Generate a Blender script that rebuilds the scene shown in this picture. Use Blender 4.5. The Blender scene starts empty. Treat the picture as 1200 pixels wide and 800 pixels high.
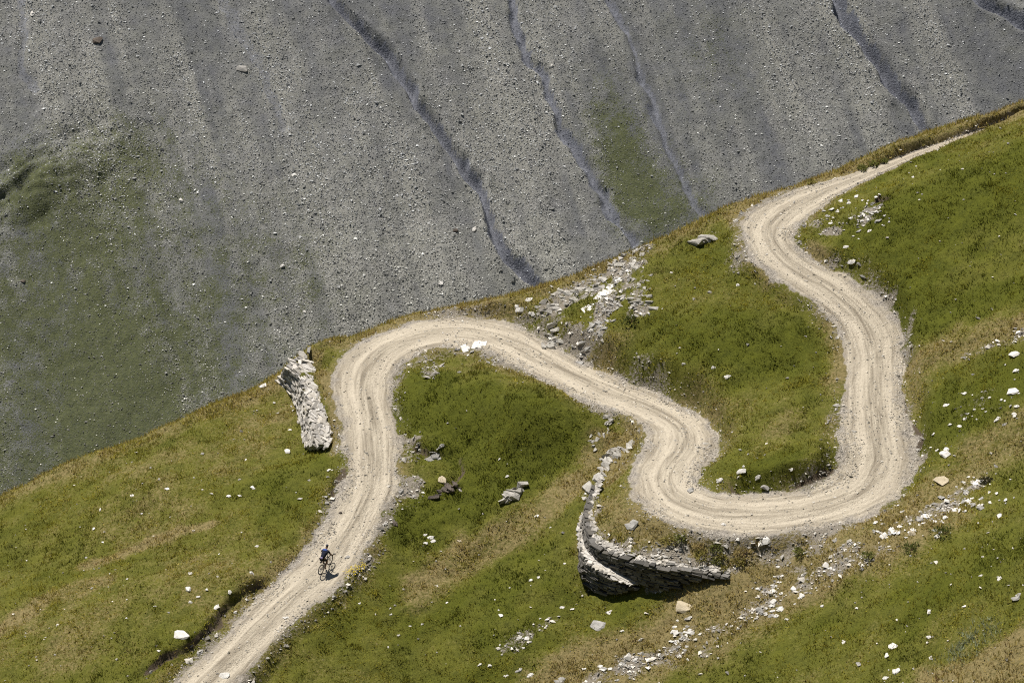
import bpy, bmesh, math, random
import numpy as np
from mathutils import Vector, Matrix

random.seed(7)
RNG = np.random.default_rng(7)
scene = bpy.context.scene
COL = scene.collection

# ------------------------------------------------------------------ camera
CAM_Z = 95.0
PITCH = math.radians(30.0)
HFOV = math.radians(16.0)
cam_d = bpy.data.cameras.new('camera')
cam_d.sensor_width = 36.0
cam_d.lens = 18.0 / math.tan(HFOV / 2)
cam_d.clip_start = 1.0
cam_d.clip_end = 6000.0
cam = bpy.data.objects.new('camera', cam_d)
cam.location = (0, 0, CAM_Z)
cam.rotation_euler = (math.pi / 2 - PITCH, 0, 0)
COL.objects.link(cam)
scene.camera = cam

# ------------------------------------------------------------------ sky, sun, exposure
SUN_EL = math.radians(62.0)
SUN_AZ = math.atan2(-0.64, 0.77)          # towards the sun: left and a little behind the ridge (x, y)
to_sun = Vector((math.sin(SUN_AZ) * math.cos(SUN_EL), math.cos(SUN_AZ) * math.cos(SUN_EL), math.sin(SUN_EL)))
world = bpy.data.worlds.new('World')
scene.world = world
world.use_nodes = True
wn, wl = world.node_tree.nodes, world.node_tree.links
bg = wn.get('Background') or wn.new('ShaderNodeBackground')
sky = wn.new('ShaderNodeTexSky')
sky.sky_type = 'NISHITA'
sky.sun_disc = False
sky.sun_elevation = SUN_EL
sky.sun_rotation = SUN_AZ
sky.altitude = 2300
wl.new(sky.outputs[0], bg.inputs[0])
bg.inputs[1].default_value = 0.055
sun_d = bpy.data.lights.new('sun', 'SUN')
sun_d.energy = 5.0
sun_d.angle = math.radians(0.5)
sun_d.color = (1.0, 0.955, 0.88)
sun = bpy.data.objects.new('sun', sun_d)
sun.rotation_euler = to_sun.to_track_quat('Z', 'Y').to_euler()
sun.location = (-60, 240, 200)
COL.objects.link(sun)
vs = scene.view_settings
vs.view_transform = 'Standard'
vs.look = 'None'
vs.exposure = 0.48
vs.gamma = 1.0
vs.use_curve_mapping = False
scene.cycles.max_bounces = 5
scene.cycles.use_denoising = False
scene.cycles.filter_width = 1.1

# ------------------------------------------------------------------ projection helpers (1200 x 800 frame of the photograph)
F = 600.0 / math.tan(HFOV / 2)
CP, SP = math.cos(PITCH), math.sin(PITCH)


def rays(u, v):
    a = (np.asarray(u, float) - 600) / F
    b = (400 - np.asarray(v, float)) / F
    return np.stack([a, CP + b * SP, -SP + b * CP], -1)


def unp(u, v, z):
    d = rays(u, v)
    t = (np.asarray(z, float) - CAM_Z) / d[..., 2]
    return np.stack([d[..., 0] * t, d[..., 1] * t, np.broadcast_to(np.asarray(z, float), t.shape)], -1)


def project(P):
    x, y, z = P[..., 0], P[..., 1], P[..., 2] - CAM_Z
    dep = y * CP - z * SP
    up = y * SP + z * CP
    return 600 + F * x / dep, 400 - F * up / dep, dep


# ------------------------------------------------------------------ noise
_LAT = {}


def vnoise(x, y, seed=0):
    if seed not in _LAT:
        _LAT[seed] = np.random.default_rng(1000 + seed).random((256, 256))
    L = _LAT[seed]
    xi, yi = np.floor(x).astype(int), np.floor(y).astype(int)
    fx, fy = x - xi, y - yi
    fx = fx * fx * (3 - 2 * fx)
    fy = fy * fy * (3 - 2 * fy)
    x0, x1, y0, y1 = xi & 255, (xi + 1) & 255, yi & 255, (yi + 1) & 255
    return (L[x0, y0] * (1 - fx) + L[x1, y0] * fx) * (1 - fy) + (L[x0, y1] * (1 - fx) + L[x1, y1] * fx) * fy


def fbm(x, y, scale, octaves=4, seed=0, gain=0.5):
    v, a, s, tot = 0, 1.0, 1.0 / scale, 0
    for k in range(octaves):
        ca, sa = math.cos(k * 0.7 + seed), math.sin(k * 0.7 + seed)
        v = v + a * (vnoise((x * ca - y * sa) * s + 17.3 * k, (x * sa + y * ca) * s + 9.1 * k, seed + k) - 0.5)
        tot += a
        a *= gain
        s *= 2.03
    return v / tot * 2


def sstep(a, b, x):
    t = np.clip((x - a) / (b - a), 0, 1)
    return t * t * (3 - 2 * t)


def catmull(P, n):
    P = np.asarray(P, float)
    Q = np.vstack([2 * P[0] - P[1], P, 2 * P[-1] - P[-2]])
    out = []
    for i in range(1, len(Q) - 2):
        for k in range(n):
            t = k / n
            a, b, c, d = Q[i - 1], Q[i], Q[i + 1], Q[i + 2]
            out.append(0.5 * (2 * b + (c - a) * t + (2 * a - 5 * b + 4 * c - d) * t * t + (3 * b - a - 3 * c + d) * t ** 3))
    out.append(P[-1])
    return np.array(out)


def poly_dist(x, y, poly):
    """distance, signed side (+ = left of travel), nearest index as float, for a polyline in plan"""
    best = np.full(x.shape, 1e9)
    side = np.zeros(x.shape)
    idx = np.zeros(x.shape)
    for i in range(len(poly) - 1):
        ax, ay = poly[i][:2]
        bx, by = poly[i + 1][:2]
        dx, dy = bx - ax, by - ay
        L2 = dx * dx + dy * dy + 1e-12
        t = np.clip(((x - ax) * dx + (y - ay) * dy) / L2, 0, 1)
        ex, ey = x - ax - t * dx, y - ay - t * dy
        d = ex * ex + ey * ey
        m = d < best
        best = np.where(m, d, best)
        side = np.where(m, np.sign(dx * ey - dy * ex), side)
        idx = np.where(m, i + t, idx)
    return np.sqrt(best), side, idx


def in_poly(x, y, poly):
    c = np.zeros(x.shape, bool)
    n = len(poly)
    for i in range(n):
        ax, ay = poly[i][:2]
        bx, by = poly[(i + 1) % n][:2]
        cond = ((ay > y) != (by > y)) & (x < (bx - ax) * (y - ay) / (by - ay + 1e-12) + ax)
        c ^= cond
    return c


# ------------------------------------------------------------------ the road's course: u, v, z, half width
ROAD = [(1290, 104, 8.0, 0.12), (1200, 137, 7.0, 0.14), (1150, 154, 6.6, 0.2), (1100, 171.5, 6.2, 0.27), (1050, 190.5, 5.8, 0.38), (1000, 210.5, 5.4, 0.62),
        (958, 228, 5.1, 1.0), (925, 244, 4.9, 1.3), (904, 264, 4.75, 1.5), (903, 284, 4.6, 1.4), (922, 307, 4.35, 1.4), (948, 324, 4.15, 1.5),
        (975, 341, 3.95, 1.55), (1004, 367, 3.6, 1.55), (1020, 395, 3.3, 1.5), (1024, 430, 2.95, 1.5), (1023, 470, 2.6, 1.6), (1026, 510, 2.25, 1.7),
        (1030, 540, 1.95, 1.75), (1014, 570, 1.65, 1.75), (975, 589, 1.4, 1.75), (930, 598, 1.1, 1.75), (880, 602, 0.8, 1.8), (830, 598, 0.55, 1.75),
        (796, 585, 0.4, 1.7), (780, 566, 0.25, 1.75), (785, 546, 0.15, 1.75), (800, 526, 0.05, 1.7), (802, 508, -0.05, 1.55), (788, 493, -0.15, 1.5),
        (757, 476, -0.3, 1.4), (715, 460, -0.45, 1.4), (672, 441, -0.65, 1.4), (635, 422, -0.8, 1.5), (606, 405, -0.95, 1.6), (575, 394, -1.1, 1.6),
        (540, 388, -1.25, 1.55), (504, 391, -1.4, 1.5), (470, 400, -1.55, 1.5), (443, 416, -1.75, 1.5), (428, 438, -1.95, 1.55), (426, 465, -2.1, 1.5),
        (432, 495, -2.3, 1.42), (436, 528, -2.5, 1.4), (434, 565, -2.75, 1.38), (420, 602, -3.0, 1.36), (400, 635, -3.2, 1.34), (377, 668, -3.45, 1.34),
        (339, 702, -3.75, 1.32), (290, 750, -4.15, 1.32), (240, 800, -4.6, 1.36), (185, 855, -5.1, 1.4)]
rs = catmull(ROAD, 6)
RW = np.hstack([unp(rs[:, 0], rs[:, 1], rs[:, 2]), rs[:, 3:4]])
_seg = np.hypot(*(RW[1:, :2] - RW[:-1, :2]).T)
ROAD_ARC = np.concatenate([[0], np.cumsum(_seg)])

# ------------------------------------------------------------------ terrain control heights: u, v, z
RIDGE = [(-260, 720, -14.0), (-120, 645, -11.2), (0, 585, -8.6), (80, 553, -7.2), (160, 520, -6.0), (240, 485, -4.9), (322, 448, -3.9), (363, 407, -2.05),
         (410, 393, -1.9), (470, 371, -1.4), (560, 354, -0.6), (640, 333, 0.6), (700, 311, 1.7), (750, 289, 2.7), (800, 266, 3.6), (860, 239, 4.5),
         (930, 214, 5.1), (1000, 189, 5.7), (1060, 168, 6.3), (1100, 154, 6.6), (1150, 140, 7.0), (1200, 127, 7.4), (1320, 92, 8.4), (1450, 50, 9.5)]
CTRL = [(-150, 700, -10.5), (0, 650, -8.0), (0, 710, -7.3), (0, 800, -6.6), (80, 800, -5.8), (100, 620, -6.6), (100, 700, -5.8), (150, 750, -4.9),
        (200, 560, -5.0), (200, 650, -4.8), (250, 700, -3.9), (170, 800, -4.7), (300, 500, -4.3), (300, 560, -4.0), (300, 640, -3.6), (340, 600, -3.2),
        (370, 560, -2.9), (380, 620, -3.0),
        (520, 425, -0.8), (560, 450, -0.1), (600, 468, 0.4), (650, 490, 0.1), (560, 512, -1.7), (620, 520, -0.9), (490, 500, -2.1), (500, 560, -2.6), (500, 600, -3.0),
        (600, 583, -2.4), (640, 540, -1.4), (690, 500, -0.3), (620, 650, -3.3), (550, 680, -4.0), (450, 680, -3.9), (400, 760, -4.7), (550, 770, -4.7),
        (300, 800, -5.0), (450, 800, -5.2), (700, 760, -3.5), (760, 725, -2.6), (830, 705, -1.4), (900, 680, -0.4), (950, 650, 0.7), (1000, 640, 1.6),
        (1100, 590, 3.2), (1200, 530, 5.0), (1200, 620, 5.6), (1200, 700, 5.6), (1100, 700, 3.0), (1000, 720, 0.8), (1000, 780, 0.6), (1200, 800, 5.0),
        (900, 790, -1.4), (1100, 800, 2.6), (800, 800, -3.2), (1300, 750, 7.5), (1300, 500, 8.0),
        (1110, 540, 3.4), (1080, 490, 3.3), (1200, 450, 6.0), (1100, 400, 4.6), (1200, 350, 7.0), (1100, 300, 5.9), (1200, 250, 8.2), (1000, 290, 5.0),
        (1060, 350, 4.6), (1080, 225, 6.9), (1150, 185, 7.9), (1200, 152, 8.7), (985, 248, 5.6), (1300, 200, 10.2), (1300, 350, 9.5), (1000, 240, 5.9),
        (950, 380, 3.3), (910, 340, 3.6), (860, 300, 4.2), (800, 350, 2.6), (850, 420, 2.3), (930, 460, 2.6), (900, 520, 2.0), (955, 530, 2.35),
        (860, 555, 1.2), (790, 440, 1.1), (705, 405, 0.7), (740, 345, 2.3), (690, 345, 1.2), (650, 370, 0.2), (780, 395, 2.0), (750, 425, 0.7),
        # foot of the retaining walls
        (681, 650, -2.1), (680, 628, -1.7), (684, 595, -1.2), (700, 545, -0.9), (345, 470, -3.9), (353, 499, -3.8), (361, 526, -3.3), (330, 470, -4.0)]
FRONT = [(x, 112.0, z) for x, z in ((-60, -6), (-30, -2), (-15, 0), (0, 2.5), (15, 6), (30, 9), (60, 12))]
UPPER = [(730, 600, 0.05), (700, 575, -0.55), (693, 604, -0.55), (696, 630, -0.6), (720, 640, -0.6), (740, 640, -0.45), (780, 650, -0.35), (820, 650, -0.2), (850, 655, -0.1),
         (760, 625, 0.0), (372, 430, -2.05), (380, 470, -2.35), (388, 505, -2.65), (345, 430, -2.2)]


# walls: top lip, foot (u, v, z)
W1_TOP = [(363, 408, -2.0), (367, 445, -2.2), (376, 474, -2.4), (386, 508, -2.6), (387, 526, -2.75)]
W1_MID = [(338, 427, -2.15), (352, 441, -2.25), (360, 461, -2.4), (368, 497, -2.65), (372, 521, -2.85)]
W1_FOOT = [(322, 449, -4.1), (344, 468, -4.0), (353, 497, -3.9), (360, 524, -3.35)]
W2_TOP = [(699, 568, -0.6), (692, 590, -0.6), (691, 610, -0.6), (694, 632, -0.62), (702, 641, -0.62), (715, 647, -0.62), (737, 654, -0.62), (756, 660, -0.6), (784, 665, -0.55), (814, 669, -0.5), (850, 674, -0.42)]
W2_FOOT = [(692, 587, -1.05), (686, 612, -1.2), (687, 632, -1.28), (692, 646, -1.3), (703, 655, -1.27), (716, 665, -1.45), (733, 674, -1.62), (750, 682.5, -1.8), (766, 687.5, -1.83), (787, 688, -1.62), (805, 682, -1.15), (828, 678, -0.75), (851, 676, -0.5)]
W3_TOP = [(683, 638, -1.3), (686, 652, -1.32), (696, 663.5, -1.35), (709, 672, -1.45), (724, 680, -1.6), (743, 685, -1.8)]
W3_FOOT = [(682, 664, -1.95), (685, 677, -2.2), (692, 687, -2.65), (704, 694, -2.6), (720, 694, -2.33), (742, 690, -2.0)]
W4_TOP = [(683, 618, -2.0), (681, 640, -2.4), (682, 664, -2.75), (690, 680, -3.0), (706, 691, -3.15)]


def world_pts(L):
    L = np.array(L, float)
    return unp(L[:, 0], L[:, 1], L[:, 2])


ridge_w = world_pts(catmull(RIDGE, 5))
ridge_w = ridge_w[np.argsort(ridge_w[:, 0])]


class TPS:
    def __init__(self, P, lam):
        self.P = P
        n = len(P)
        K = self.k(np.hypot(P[:, None, 0] - P[None, :, 0], P[:, None, 1] - P[None, :, 1])) + np.diag(np.broadcast_to(lam, n))
        Q = np.c_[np.ones(n), P[:, :2]]
        A = np.block([[K, Q], [Q.T, np.zeros((3, 3))]])
        self.w = np.linalg.solve(A, np.r_[P[:, 2], 0, 0, 0])

    @staticmethod
    def k(r):
        return np.where(r > 1e-9, r * r * np.log(r + 1e-12), 0)

    def __call__(self, x, y):
        sh = x.shape
        x, y = x.ravel(), y.ravel()
        out = np.empty(len(x))
        n = len(self.P)
        for i in range(0, len(x), 20000):
            xs, ys = x[i:i + 20000], y[i:i + 20000]
            out[i:i + 20000] = self.k(np.hypot(xs[:, None] - self.P[None, :, 0], ys[:, None] - self.P[None, :, 1])) @ self.w[:n] + self.w[n] + self.w[n + 1] * xs + self.w[n + 2] * ys
        return out.reshape(sh)


road_c = RW[::5, :3]
FEET = [(692, 587, -1.15), (685, 612, -1.4), (681, 640, -1.8), (681, 664, -2.1), (684, 678, -2.35), (691, 689, -2.75), (704, 696, -2.72), (720, 696, -2.45), (742, 692, -2.12),
        (752, 691, -2.02), (766, 691, -1.95), (787, 691, -1.72), (805, 685, -1.25), (828, 680, -0.82), (852, 678, -0.55)]
base_pts = np.vstack([world_pts(CTRL), world_pts(RIDGE), np.array(FRONT), road_c, world_pts(FEET)])
tps_low = TPS(base_pts, np.r_[np.full(len(base_pts) - len(FEET), 0.6), np.full(len(FEET), 0.03)])
skip = 8
tps_up = TPS(np.vstack([world_pts(CTRL[:-skip]), world_pts(RIDGE), np.array(FRONT), road_c, world_pts(UPPER), world_pts(W2_TOP) - np.array([0, 0, 0.05])]), np.r_[np.full(len(CTRL) - skip + len(RIDGE) + len(FRONT) + len(road_c), 0.6), np.full(len(UPPER) + len(W2_TOP), 0.03)])

def wp(L, n=6):
    c = catmull(L, n)
    return unp(c[:, 0], c[:, 1], c[:, 2])


def resample(P, n):
    d = np.concatenate([[0], np.cumsum(np.linalg.norm(np.diff(P, axis=0), axis=1))])
    s = np.linspace(0, d[-1], n)
    return np.stack([np.interp(s, d, P[:, k]) for k in range(3)], -1)


def road_px(u0, v0, u1, v1):
    i0 = np.argmin(np.hypot(rs[:, 0] - u0, rs[:, 1] - v0))
    i1 = np.argmin(np.hypot(rs[:, 0] - u1, rs[:, 1] - v1))
    return RW[i0:i1 + 1, :2] if i0 <= i1 else RW[i1:i0 + 1, :2][::-1]


_a, _b = resample(wp(W1_MID), 20), resample(wp(W1_FOOT), 20)
lip1 = _a * 0.55 + _b * 0.45
_a, _b = resample(wp(W2_TOP), 40), resample(wp(W2_FOOT), 40)
lip2 = _a + np.array([0.10, 0.10, 0.0])
plat1 = np.vstack([lip1[:, :2], road_px(437, 528, 443, 416)])
plat2 = np.vstack([lip2[:, :2], road_px(880, 602, 757, 476)])

nlip = {id(plat1): len(lip1), id(plat2): len(lip2)}

# ------------------------------------------------------------------ terrain function
FX0, FX1, FY0, FY1, GS = -33.0, 33.0, 124.0, 196.0, 0.125
STEPS = []      # filled once the smooth terrain is known: (world polyline, side, height, reach)


def ridge_y(x):
    return np.interp(x, ridge_w[:, 0], ridge_w[:, 1])


def smooth_height(x, y):
    yr = ridge_y(x)
    yc = np.minimum(y, yr)
    z = tps_low(x, yc)
    for plat in (plat1, plat2):
        m = in_poly(x, yc, plat)
        if m.any():
            # the two open ends of the terrace run out gently into the slope
            d1 = poly_dist(x[m], yc[m], np.array([plat[-1], plat[0]]))[0]
            d2 = poly_dist(x[m], yc[m], np.array([plat[nlip[id(plat)] - 1], plat[nlip[id(plat)]]]))[0]
            w = sstep(0.0, 1.6, np.minimum(d1, d2))
            z[m] = z[m] * (1 - w) + tps_up(x[m], yc[m]) * w
    t = np.maximum(0, y - yr)
    z = z - np.where(t < 2.0, 0.35 * t + 0.14 * t * t, 1.26 + 0.91 * (t - 2.0)) - 0.0 * t
    return z


def near_height(x, y, full=True):
    z = smooth_height(x, y)
    near = y < ridge_y(x) + 1.5
    # small scale relief of the turf: hummocks and faint terraces running across the slope
    a, b = x * 0.83 + y * 0.56, -x * 0.56 + y * 0.83
    rel = 0.24 * fbm(x, y, 3.2, 3, 3) + 0.10 * fbm(a / 2.6, b, 0.55, 3, 11) + 0.07 * fbm(x, y, 0.5, 2, 21)
    rel = rel + 0.5 * fbm(x, y, 9.0, 2, 31)
    d, side, idx = poly_dist(x, y, RW)
    i = np.clip(idx.astype(int), 0, len(RW) - 2)
    f = idx - i
    zr = RW[i, 2] * (1 - f) + RW[i + 1, 2] * f
    hw = RW[i, 3] * (1 - f) + RW[i + 1, 3] * f
    hw = hw * (1 + 0.2 * fbm(x, y, 2.2, 4, 41))
    arc = ROAD_ARC[i] * (1 - f) + ROAD_ARC[i + 1] * f
    s = d * side / hw
    offroad = sstep(1.0, 1.55, np.abs(s))
    zoff = z + rel * (0.25 + 0.75 * sstep(1.0, 2.2, np.abs(s)))
    soil = np.zeros(x.shape)
    for poly, sg, A, L in STEPS:
        lo = poly[:, :2].min(0) - 6
        hi = poly[:, :2].max(0) + 6
        m = (x > lo[0]) & (x < hi[0]) & (y > lo[1]) & (y < hi[1])
        if not m.any():
            continue
        xm, ym = x[m], y[m]
        xw, yw = xm + 0.35 * fbm(xm, ym, 1.1, 2, 51), ym + 0.35 * fbm(xm, ym, 1.1, 2, 57)
        dd, sd, ix = poly_dist(xw, yw, poly)
        sd = sd * sg
        endf = np.clip(np.minimum(ix, len(poly) - 1 - ix) / 3.0, 0, 1)
        amp = A * endf * (0.75 + 0.5 * fbm(xm, ym, 1.3, 2, 61))
        signed = dd * sd
        zoff[m] += amp * sstep(-0.12, 0.12, signed) * np.exp(-np.maximum(signed, 0) / L) - 0.25 * amp * sstep(-0.9, -0.15, signed) * (signed < 0.12)
        soil[m] = np.maximum(soil[m], endf * min(1.0, A * 2.2) * sstep(0.24, 0.03, np.abs(signed + 0.06)) * (0.75 + 0.8 * fbm(xm, ym, 0.7, 2, 63)))
    prof = 0.05 * (1 - np.clip(np.abs(s), 0, 1.4) ** 2) - 0.05 * np.exp(-((np.abs(s) - 0.48) / 0.17) ** 2) + 0.025 * fbm(s * 3, arc, 0.8, 3, 71) + 0.018 * fbm(x, y, 0.25, 2, 75)
    z2 = (zr + prof) * (1 - offroad) + zoff * offroad
    z2 = np.where(near, z2, z + rel)
    return z2, s, arc, soil, hw


# coarse grid used to find where pixels land before the details are carved
_cx = np.arange(FX0, FX1 + 0.01, 0.5)
_cy = np.arange(FY0, FY1 + 0.01, 0.5)
_CX, _CY = np.meshgrid(_cx, _cy)
_cz, _, _, _, _ = near_height(_CX, _CY)
GRID = dict(x0=FX0, y0=FY0, s=0.5, z=_cz)


def bil(A, x, y, g=None):
    g = g or GRID
    fx = np.clip((x - g['x0']) / g['s'], 0, A.shape[1] - 1.001)
    fy = np.clip((y - g['y0']) / g['s'], 0, A.shape[0] - 1.001)
    i, j = fx.astype(int), fy.astype(int)
    fx, fy = fx - i, fy - j
    return (A[j, i] * (1 - fx) + A[j, i + 1] * fx) * (1 - fy) + (A[j + 1, i] * (1 - fx) + A[j + 1, i + 1] * fx) * fy


def hit(u, v, grid=None, t0=140.0, t1=245.0):
    g = grid or GRID
    u, v = np.atleast_1d(np.asarray(u, float)), np.atleast_1d(np.asarray(v, float))
    d = rays(u, v)
    d = d / np.linalg.norm(d, axis=1)[:, None]
    ts = np.arange(t0, t1, 0.15)
    best = np.full(len(u), np.nan)
    for k in range(0, len(u), 400):
        dk = d[k:k + 400]
        X = dk[:, None, 0] * ts
        Y = dk[:, None, 1] * ts
        Z = CAM_Z + dk[:, None, 2] * ts
        ok = (Y > g['y0']) & (Y < g['y0'] + g['s'] * (g['z'].shape[0] - 1))
        below = (Z < bil(g['z'], X, Y, g)) & ok
        any_ = below.any(1)
        best[k:k + 400] = np.where(any_, ts[np.argmax(below, 1)], np.nan)
    P = d * best[:, None]
    P[:, 2] += CAM_Z
    okm = ~np.isnan(best)
    P[okm, 2] = bil(g['z'], P[okm, 0], P[okm, 1], g)
    return P


def hit_poly(L, n=4):
    c = catmull(L, n)
    P = hit(c[:, 0], c[:, 1])
    return P[~np.isnan(P[:, 0])]


for L, sg, A, reach in [
        ([(160, 792), (178, 783), (200, 772), (225, 755), (250, 735), (265, 718), (282, 700), (300, 686), (312, 676)], 1, 0.46, 3.0),
        ([(845, 571), (860, 579), (880, 582), (905, 579), (930, 574), (955, 562), (978, 546), (986, 530)], 1, 0.5, 2.5),
        ([(478, 518), (490, 524), (505, 530), (518, 531), (530, 538)], 1, 0.55, 1.6),
        ([(512, 580), (528, 572), (540, 560), (545, 545), (546, 524)], -1, 0.45, 1.5),
        ([(1054, 455), (1060, 480), (1068, 505), (1078, 525), (1082, 545)], -1, 0.55, 1.8),
        ([(672, 428), (700, 440), (727, 451), (765, 468), (800, 480), (825, 492)], 1, 0.4, 1.6),
        ([(380, 600), (392, 575), (398, 560), (400, 545)], 1, 0.4, 1.2),
        ([(1050, 430), (1085, 425), (1115, 412), (1150, 398), (1200, 388)], 1, 0.12, 1.5),
        ([(1018, 238), (1028, 235), (1040, 232), (1052, 231)], 1, 0.45, 1.2),
        ([(985, 192), (1010, 186), (1040, 177)], 1, 0.3, 1.0),
        ([(1065, 150 + 30), (1080, 172)], 1, 0.1, 1.0)]:
    Pp = hit_poly(L)
    if len(Pp) > 3:
        STEPS.append((Pp, sg, A, reach))

# ------------------------------------------------------------------ fine grid
gx = np.arange(FX0, FX1 + 0.001, GS)
gy = np.arange(FY0, FY1 + 0.001, GS)
X, Y = np.meshgrid(gx, gy)
Z, S, ARC, SOIL, HWID = near_height(X, Y)
GRID = dict(x0=FX0, y0=FY0, s=GS, z=Z)


def blob(L, width, amt, noise=0.5, seed=90):
    Pp = hit_poly(L) if len(L) > 1 else hit([L[0][0]], [L[0][1]])
    if len(L) == 1:
        Pp = np.vstack([Pp, Pp + 0.01])
    lo, hi = Pp[:, :2].min(0) - width * 3.2, Pp[:, :2].max(0) + width * 3.2
    out = np.zeros(X.shape)
    m = (X > lo[0]) & (X < hi[0]) & (Y > lo[1]) & (Y < hi[1])
    xm, ym = X[m], Y[m]
    d, _, _ = poly_dist(xm, ym, Pp)
    d = d + width * noise * fbm(xm, ym, max(0.8, width * 0.8), 4, seed)
    out[m] = amt * sstep(width * 1.15, width * 0.3, d)
    return out


DRY = 0.30 + 0.42 * fbm(X, Y, 5.0, 4, 101) + 0.25 * fbm(X, Y, 0.9, 3, 107)
absS = np.abs(S)
DRY = DRY + 0.35 * sstep(2.0, 1.05, absS)
dr = ridge_y(X) - Y
DRY = DRY + 0.55 * sstep(2.2, 0.2, dr)
for L, w, a in [([(712, 520), (660, 578), (600, 622), (545, 655), (490, 700)], 1.5, 0.65), ([(100, 664), (150, 648), (200, 627), (245, 615)], 0.55, 0.6), ([(0, 700), (150, 720), (250, 660)], 5.0, 0.16), ([(60, 600), (180, 560), (290, 500)], 4.0, 0.14),
                ([(0, 740), (60, 700), (120, 680)], 1.0, 0.4), ([(1200, 510), (1130, 560), (1060, 615), (960, 665), (880, 700), (780, 760), (680, 800)], 3.0, 0.62),
                ([(1110, 805), (1160, 785), (1210, 765)], 2.2, 0.95), ([(700, 600), (740, 620), (800, 640), (850, 650)], 1.6, 0.55), ([(720, 560), (735, 520), (745, 500)], 0.8, 0.5),
                ([(955, 300), (975, 350), (985, 400), (982, 440)], 1.0, 0.45), ([(1080, 420), (1140, 395), (1200, 380)], 1.5, 0.5), ([(1040, 300), (1120, 320), (1200, 300)], 2.0, 0.22),
                ([(870, 250), (880, 290), (910, 320)], 1.0, 0.4), ([(640, 560), (690, 580)], 1.0, 0.3), ([(930, 490), (890, 530)], 1.0, 0.35), ([(370, 420), (392, 480), (392, 530)], 0.5, 0.5)]:
    DRY = DRY + blob(L, w, a)
for L, w, a in [([(500, 470), (600, 500), (640, 520)], 3.2, 0.42), ([(470, 610), (520, 595), (570, 570)], 1.6, 0.5), ([(480, 720), (560, 690)], 2.5, 0.25), ([(1060, 270), (1180, 220)], 5.0, 0.42), ([(1100, 340), (1200, 320)], 3.5, 0.4), ([(1180, 450), (1110, 480)], 2.0, 0.4), ([(900, 430), (830, 400), (780, 400)], 3.0, 0.38), ([(920, 540), (880, 560)], 1.2, 0.35),
                ([(1050, 720), (1180, 640)], 2.4, 0.3), ([(1140, 470), (1200, 460)], 1.5, 0.25)]:
    DRY = DRY - blob(L, w, a)  # lush green zones; on the hump the darker green also paints its shading
BARE = np.zeros(X.shape)
for L, w, a in [([(1200, 520), (1140, 570), (1080, 612), (1030, 640), (960, 675), (900, 702), (850, 735), (780, 768), (700, 800)], 1.3, 0.55), ([(918, 272), (925, 290), (945, 308)], 0.5, 0.95), ([(1052, 360), (1058, 400), (1062, 450)], 0.6, 0.5), ([(965, 262), (1000, 255), (1025, 245)], 1.3, 0.8),
                ([(650, 355), (690, 338), (720, 318)], 1.0, 0.9), ([(690, 395), (700, 370), (720, 345)], 0.75, 1.0), ([(650, 400), (670, 395), (700, 385)], 0.9, 0.7), ([(640, 405), (655, 400)], 0.6, 0.9),
                ([(730, 320), (745, 340), (750, 365)], 0.8, 0.55), ([(470, 440), (490, 425), (510, 440)], 0.8, 0.5), ([(470, 520), (480, 560), (480, 590)], 0.9, 0.9), ([(690, 575), (700, 640), (740, 650), (800, 655), (850, 672)], 0.7, 0.55),
                ([(680, 690), (685, 650)], 0.5, 0.6), ([(1140, 408), (1200, 392)], 0.9, 0.5), ([(825, 280), (840, 285)], 0.8, 0.5), ([(1150, 470), (1200, 470)], 1.3, 0.25), ([(540, 780), (600, 760), (640, 730)], 0.7, 0.35),
                ([(860, 640), (900, 650), (960, 640)], 0.9, 0.45), ([(735, 625), (770, 610), (830, 628)], 0.7, 0.5), ([(1055, 480), (1075, 540)], 0.6, 0.6)]:
    BARE = np.maximum(BARE, blob(L, w, a, 0.8, 131))
ROADM = sstep(1.16, 0.90, absS + 0.16 * fbm(X, Y, 0.5, 3, 141) + 0.22 * fbm(X, Y, 1.9, 3, 143))
# stony verges beyond the tracks where stones have rolled down
VERGE = sstep(1.8, 1.0, absS + 0.6 * fbm(X, Y, 1.6, 4, 145)) * (0.55 + 0.9 * fbm(X, Y, 4.0, 2, 149))
VERGE = np.clip(VERGE, 0, 1)
BARE = np.clip(BARE * (0.25 + 1.1 * sstep(-0.22, 0.32, fbm(X, Y, 1.5, 4, 157))), 0, 1)
BARE = np.clip(np.maximum(BARE, VERGE * 0.85), 0, 1) * (0.55 + 0.45 * sstep(-0.3, 0.1, fbm(X, Y, 0.6, 3, 151)))
for L, w, a in [([(648, 368), (672, 350), (700, 332), (735, 306)], 1.25, 0.62), ([(690, 398), (702, 378), (715, 352), (722, 335)], 0.85, 0.85), ([(738, 322), (748, 345), (752, 368)], 0.7, 0.5), ([(644, 405), (662, 396), (685, 392)], 0.7, 0.65), ([(698, 628), (712, 637), (735, 645), (760, 650), (790, 655), (820, 659), (850, 664)], 0.75, 1.0)]:
    BARE = np.maximum(BARE, blob(L, w, a, 1.0, 163) * (0.45 + 0.75 * sstep(-0.2, 0.25, fbm(X, Y, 0.9, 3, 167))))
DRY = np.clip(DRY, 0, 1)
SOIL = np.clip(SOIL, 0, 1)

# ------------------------------------------------------------------ node helpers
def new_mat(name):
    m = bpy.data.materials.new(name)
    m.use_nodes = True
    nt = m.node_tree
    nt.nodes.clear()
    out = nt.nodes.new('ShaderNodeOutputMaterial')
    return m, nt, out


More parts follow.
